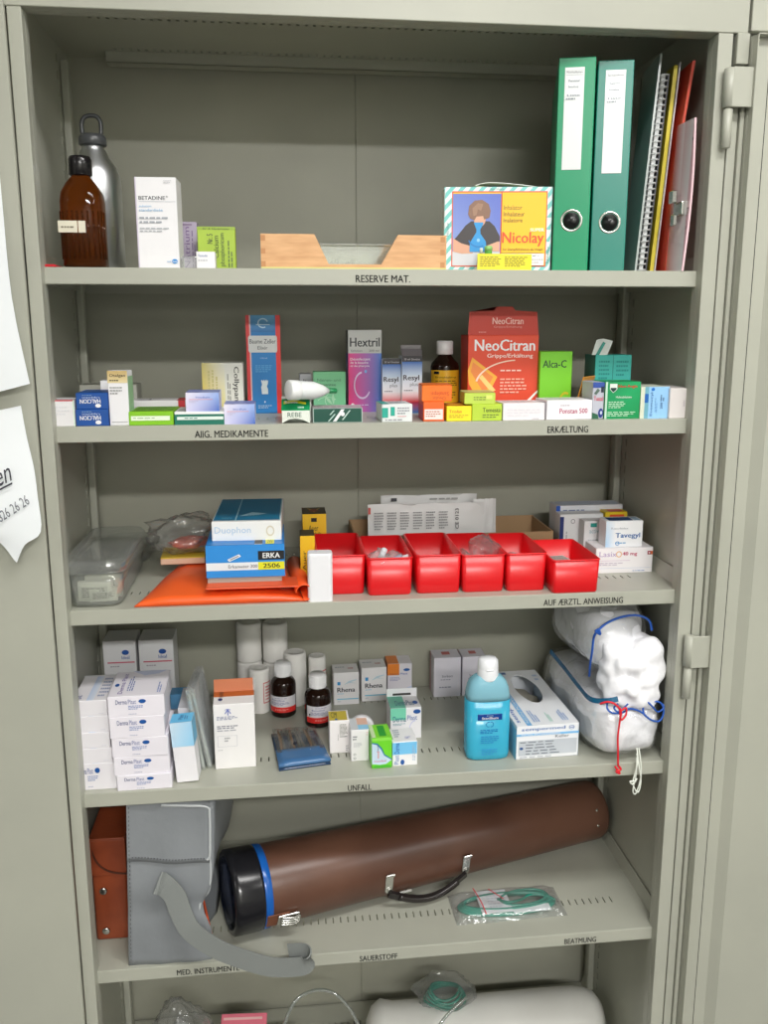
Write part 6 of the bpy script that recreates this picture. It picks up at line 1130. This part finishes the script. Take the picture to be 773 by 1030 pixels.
MB().lathe([(.0690, .050), (.0694, .051), (.0692, .062), (.0682, .063)], (24, 92, 176), n=64, axis=Mx).build('blue_band', ('gloss',), t)
Mb = MB(); Mb.lathe([(.050, -.0005), (.0585, -.0005)], (30, 60, 120), n=48, axis=Mx); Mb.lathe([(.02, .004), (.050, .004)], (40, 42, 48), n=48, axis=Mx); Mb.build('cap_liner', ('gloss',), t)
def on_tube(px_t, ang, lift=.0):
    """point on the case, px_t metres along, ang degrees round from straight up towards the front"""
    fr = ax.cross(Vector((0, 0, 1))).normalized(); upv = fr.cross(ax).normalized(); 
    a_ = rad(ang); n_ = upv*math.cos(a_)+fr*math.sin(a_); return Vector((0, 0, .0705))+ax*px_t+n_*(rr(px_t)+lift), n_
def frame_at(s_, ang, lift=0):
    p_, n_ = on_tube(s_, ang, lift); tn = ax; b_ = n_.cross(tn)
    return Matrix(((tn.x, b_.x, n_.x, p_.x), (tn.y, b_.y, n_.y, p_.y), (tn.z, b_.z, n_.z, p_.z), (0, 0, 0, 1)))
mb = MB(); F_ = frame_at(.072, 112, .001); mb.box(-.020, -.014, 0, .018, .014, .002, bev=.0012, mat=F_, seg=2)
mb.build('clasp_strap', (colmat('clasp_leather', (118, 66, 40), .45),), t)
mb = MB(); F_ = frame_at(.085, 112, .003); mb.box(-.016, -.012, 0, .022, .012, .004, bev=.002, mat=F_, seg=2)
for k in range(4): mb.sweep([F_ @ Vector((-.010, -.009+k*.006, .0045)), F_ @ Vector((.008, -.009+k*.006, .0085)), F_ @ Vector((.022, -.008+k*.0052, .006))], .0024, n=8)
mb.build('clasp', ('steel',), t)
s1, s2, an = .272, .425, 112
for s_ in (s1, s2):
    mb = MB(); F_ = frame_at(s_, an-16, .0003); mb.box(-.0075, -.016, 0, .0075, .016, .002, bev=.0009, mat=F_, seg=2)
    mb.lathe([(.0075, 0), (.0075, .0018), (.006, .0024)], n=20, axis=F_ @ Matrix.Translation((0, -.016, 0))); mb.lathe([(.003, .002), (.002, .0042)], n=12, axis=F_ @ Matrix.Translation((0, -.014, 0)))
    mb.box(-.0085, .012, .001, .0085, .018, .006, bev=.001, mat=F_); mb.build('handle_bracket', ('steel',), t)
pts = []
for k in range(9):
    q = k/8; s_ = s1+(s2-s1)*q; p_, n_ = on_tube(s_, an+2+14*math.sin(q*math.pi)*.3, .006+.011*math.sin(q*math.pi)); p_.z -= .012*math.sin(q*math.pi)+.002; pts.append(p_)
mb = MB(); mb.strap(pts, [ax.cross(Vector((0, 0, 1)))*.4+Vector((0, 0, 1))]*9, .014, .006, (34, 30, 30)); mb.sweep([p_+Vector((0, -.002, 0)) for p_ in pts[1:-1]], .0062, (38, 33, 32), n=10); mb.build('handle', ('gloss',), t)
mb = MB(); F_ = frame_at(.308, 128, .002); mb.box(-.012, -.005, 0, .012, .005, .006, bev=.0015, mat=F_, seg=2); mb.box(-.014, -.013, .002, -.004, -.004, .006, bev=.0012, mat=F_, seg=2); mb.box(.002, -.010, .002, .014, -.002, .005, bev=.0012, mat=F_, seg=2); mb.build('lock', ('steel',), t)
for q in ((Ln-.03, 60), (Ln-.03, 90)):
    mb = MB(); mb.lathe([(.003, -.0004), (.0028, .001), (.001, .0016)], n=12, axis=frame_at(q[0], q[1])); mb.build('rivet', ('steel',), t)
# bag of green tubing
a, b = (0.5978, 0.0407, 0.5224), (0.7959, 0.0332, 0.5224); w = b[0]-a[0]
t = empty('tubing_bag', 'zip bag with coiled green oxygen tubing lying on the slotted shelf', 'bag', (a[0], a[1]+.002, Z5), 1)
mb = MB(); nx, ny = 34, 18; dy = .082; vs = []
for s_ in (1, 0):
    for j in range(ny+1):
        for i in range(nx+1):
            u, v = i/nx, j/ny; e = min(1, min(u, 1-u)*9)*min(1, min(v, 1-v)*5); f = math.sqrt(max(e, 0))
            vs.append((u*w, v*dy+.003*noise.noise(Vector((u*5, 3, v))), .0006+(.016*f+.0045*f*noise.noise(Vector((u*9, v*5, 8))) if s_ else 0)))
m_ = (nx+1)*(ny+1); fs = []
for j in range(ny):
    for i in range(nx):
        q = [j*(nx+1)+i, j*(nx+1)+i+1, (j+1)*(nx+1)+i+1, (j+1)*(nx+1)+i]; fs += [q, [m_+k for k in q[::-1]]]
mb.add(vs, fs, W, 0, True); mb.build('clear_film', ('film',), t)
mb = MB(); 
for k in range(3): mb.sweep([(w*.5+(w*(.435-.02*k))*math.cos(rad(g))*(1 if math.cos(rad(g)) > 0 else 1.0), dy*.5+dy*(.33-.03*k)*math.sin(rad(g)), .0035+.0028*k) for g in range(0, 360, 24)], .0036, n=8, closed=True, sub=3)
for k in range(3): mb.sweep([(w*.66+(w*(.24-.012*k))*math.cos(rad(g)), dy*.56+dy*(.30-.02*k)*math.sin(rad(g)+.2), .006+.0025*k) for g in range(0, 360, 24)], .0024, n=8, closed=True, sub=3)
mb.sweep([(w*.42, dy*.55, .012), (w*.5, dy*.40, .013), (w*.62, dy*.44, .013), (w*.72, dy*.58, .013), (w*.84, dy*.55, .012), (w*.94, dy*.4, .009)], .0024, n=8)
mb.build('green_tubing', ('green_tube',), t)
mb = MB(); mb.box(w*.24, dy*.12, .011, w*.52, dy*.88, .0116, (226, 230, 234), bev=0); mb.box(w*.52, dy*.08, .010, w*.86, dy*.30, .0106, (226, 232, 234), bev=0)
decals(mb, (w*.24, dy*.12, .0116), (w*.28, 0, 0), (0, dy*.76, 0), (0, 0, 1), [('l', .3, .2, .9, .8, 5, (190, 196, 206))]); mb.build('paper_insert', ('paper',), t)
mb = MB(); mb.strap([(w*.265, -.001+.004, .0155), (w*.25, dy*.4, .0205), (w*.23, dy-.006, .016)], [(1, 0, 0)]*3, .0016, .0006, (206, 36, 56)); mb.strap([(w*.36, dy*.8, .0195), (w*.46, dy*.4, .0205)], [(1, 0, 0)]*2, .0014, .0006, (206, 36, 56)); mb.build('zip_line', ('gloss',), t)
# ------------------------------------------------------------ bottom compartment
r = .058
t = empty('gas_cylinder', 'white enamelled gas cylinder lying at the bottom right', 'cylinder', (.455, .19, Z6))
Mx = Matrix.Translation((0, 0, r+.0002)) @ Matrix.Rotation(rad(90), 4, 'Y')
MB().lathe([(.02, .0), (.030, .001), (.052, .012), (.064, .030), (r, .055), (r, .395), (r*.985, .42), (r*.93, .44), (r*.80, .457), (r*.55, .468), (.001, .470)], n=64, axis=Mx).build('cylinder_body', ('cyl',), t)
MB().lathe([(.012, -.045), (.016, -.043), (.016, -.02), (.020, -.018), (.020, .002)], n=24, axis=Mx).build('valve', ('steel',), t)
# green tubing in a bag above it, on the cylinder
p_ = Vector((0.6094, 0.13, 0.3133))
ztop = Z6+2*r
t = empty('tubing_bag', 'crumpled clear bag of dark green tubing on the gas cylinder', 'bag', (p_.x, .20, ztop+.0005))
crumple(.058, .048, .020, 21, amp=.25).build('clear_film', ('film',), t)
mb = MB()
for k in range(4): mb.sweep([(.040*math.cos(rad(g))*(1-.1*k), .032*math.sin(rad(g))*(1-.08*k), .005+.006*k+.004*math.sin(rad(g*2+40*k))) for g in range(0, 360, 24)], .0026, n=8, closed=True, sub=3)
mb.build('green_tubing', ('green_tube',), t)
# clear curved hose
mb = MB(); mb.sweep([(0.2939, 0.1, 0.2872), (0.3054, 0.11, 0.3186), (0.3239, 0.12, 0.3414), (0.3567, 0.13, 0.3464), (0.3893, 0.13, 0.337), (0.4174, 0.12, 0.3091), (0.4345, 0.11, 0.2761)], .0032, n=12)
setp(mb.build('clear_hose', ('clear_tube',)), 'arching clear plastic hose in front of the bottom back panel', 'hose')
mb = MB(); mb.sweep([(0.6333, 0.11, 0.3213), (0.6082, 0.095, 0.3155), (0.5835, 0.08, 0.3038), (0.5638, 0.07, 0.2815), (0.548, 0.06, 0.2507)], .0028, n=12)
setp(mb.build('clear_hose', ('clear_tube',)), 'thin clear hose hanging over the front of the gas cylinder', 'hose')
# bag and pink sheet at the left bottom
p_ = (0.1249, 0.14, 0.2797)
t = empty('mask_bag', 'crumpled clear bag with a pale face mask at the bottom left', 'bag', (p_[0]-.018, .15, Z6))
crumple(.058, .05, .098, 31, nu=56, nv=34, amp=.22).build('clear_film', ('film',), t)
mb = crumple(.042, .035, .068, 33, amp=.3); mb.c = [[lin((196, 176, 156))]*len(c) for c in mb.c]; mb.build('face_mask', ('film_milky',), t, loc=(.010, .0, .012))
a, b, c_ = Vector((0.1784, 0.19, 0.2646)), Vector((0.2653, 0.19, 0.247)), Vector((0.2535, 0.11, 0.2406))
mb = MB(); mb.box(0, 0, 0, .085, .110, .0022, (232, 120, 140), bev=.0005); decals(mb, (0, 0, .0022), (.085, 0, 0), (0, .11, 0), (0, 0, 1), [('r', .05, .9, .9, .94, (240, 190, 190))])
o = setp(mb.build('pink_card', ('paper',), loc=(a.x-.004, a.y-.095, a.z-.060), rot=(rad(32), 0, rad(-4))), 'pink printed card resting on a parcel beside the mask bag', 'card')
mb = MB(); zc = a.z-.060; mb.box(0, 0, 0, .15, .13, max(zc-Z6-.002, .02), (206, 190, 160), bev=.002)
setp(mb.build('kraft_parcel', ('matte',), loc=(a.x-.004, a.y-.11, Z6)), 'beige parcel supporting the pink card in the bottom compartment', 'parcel')
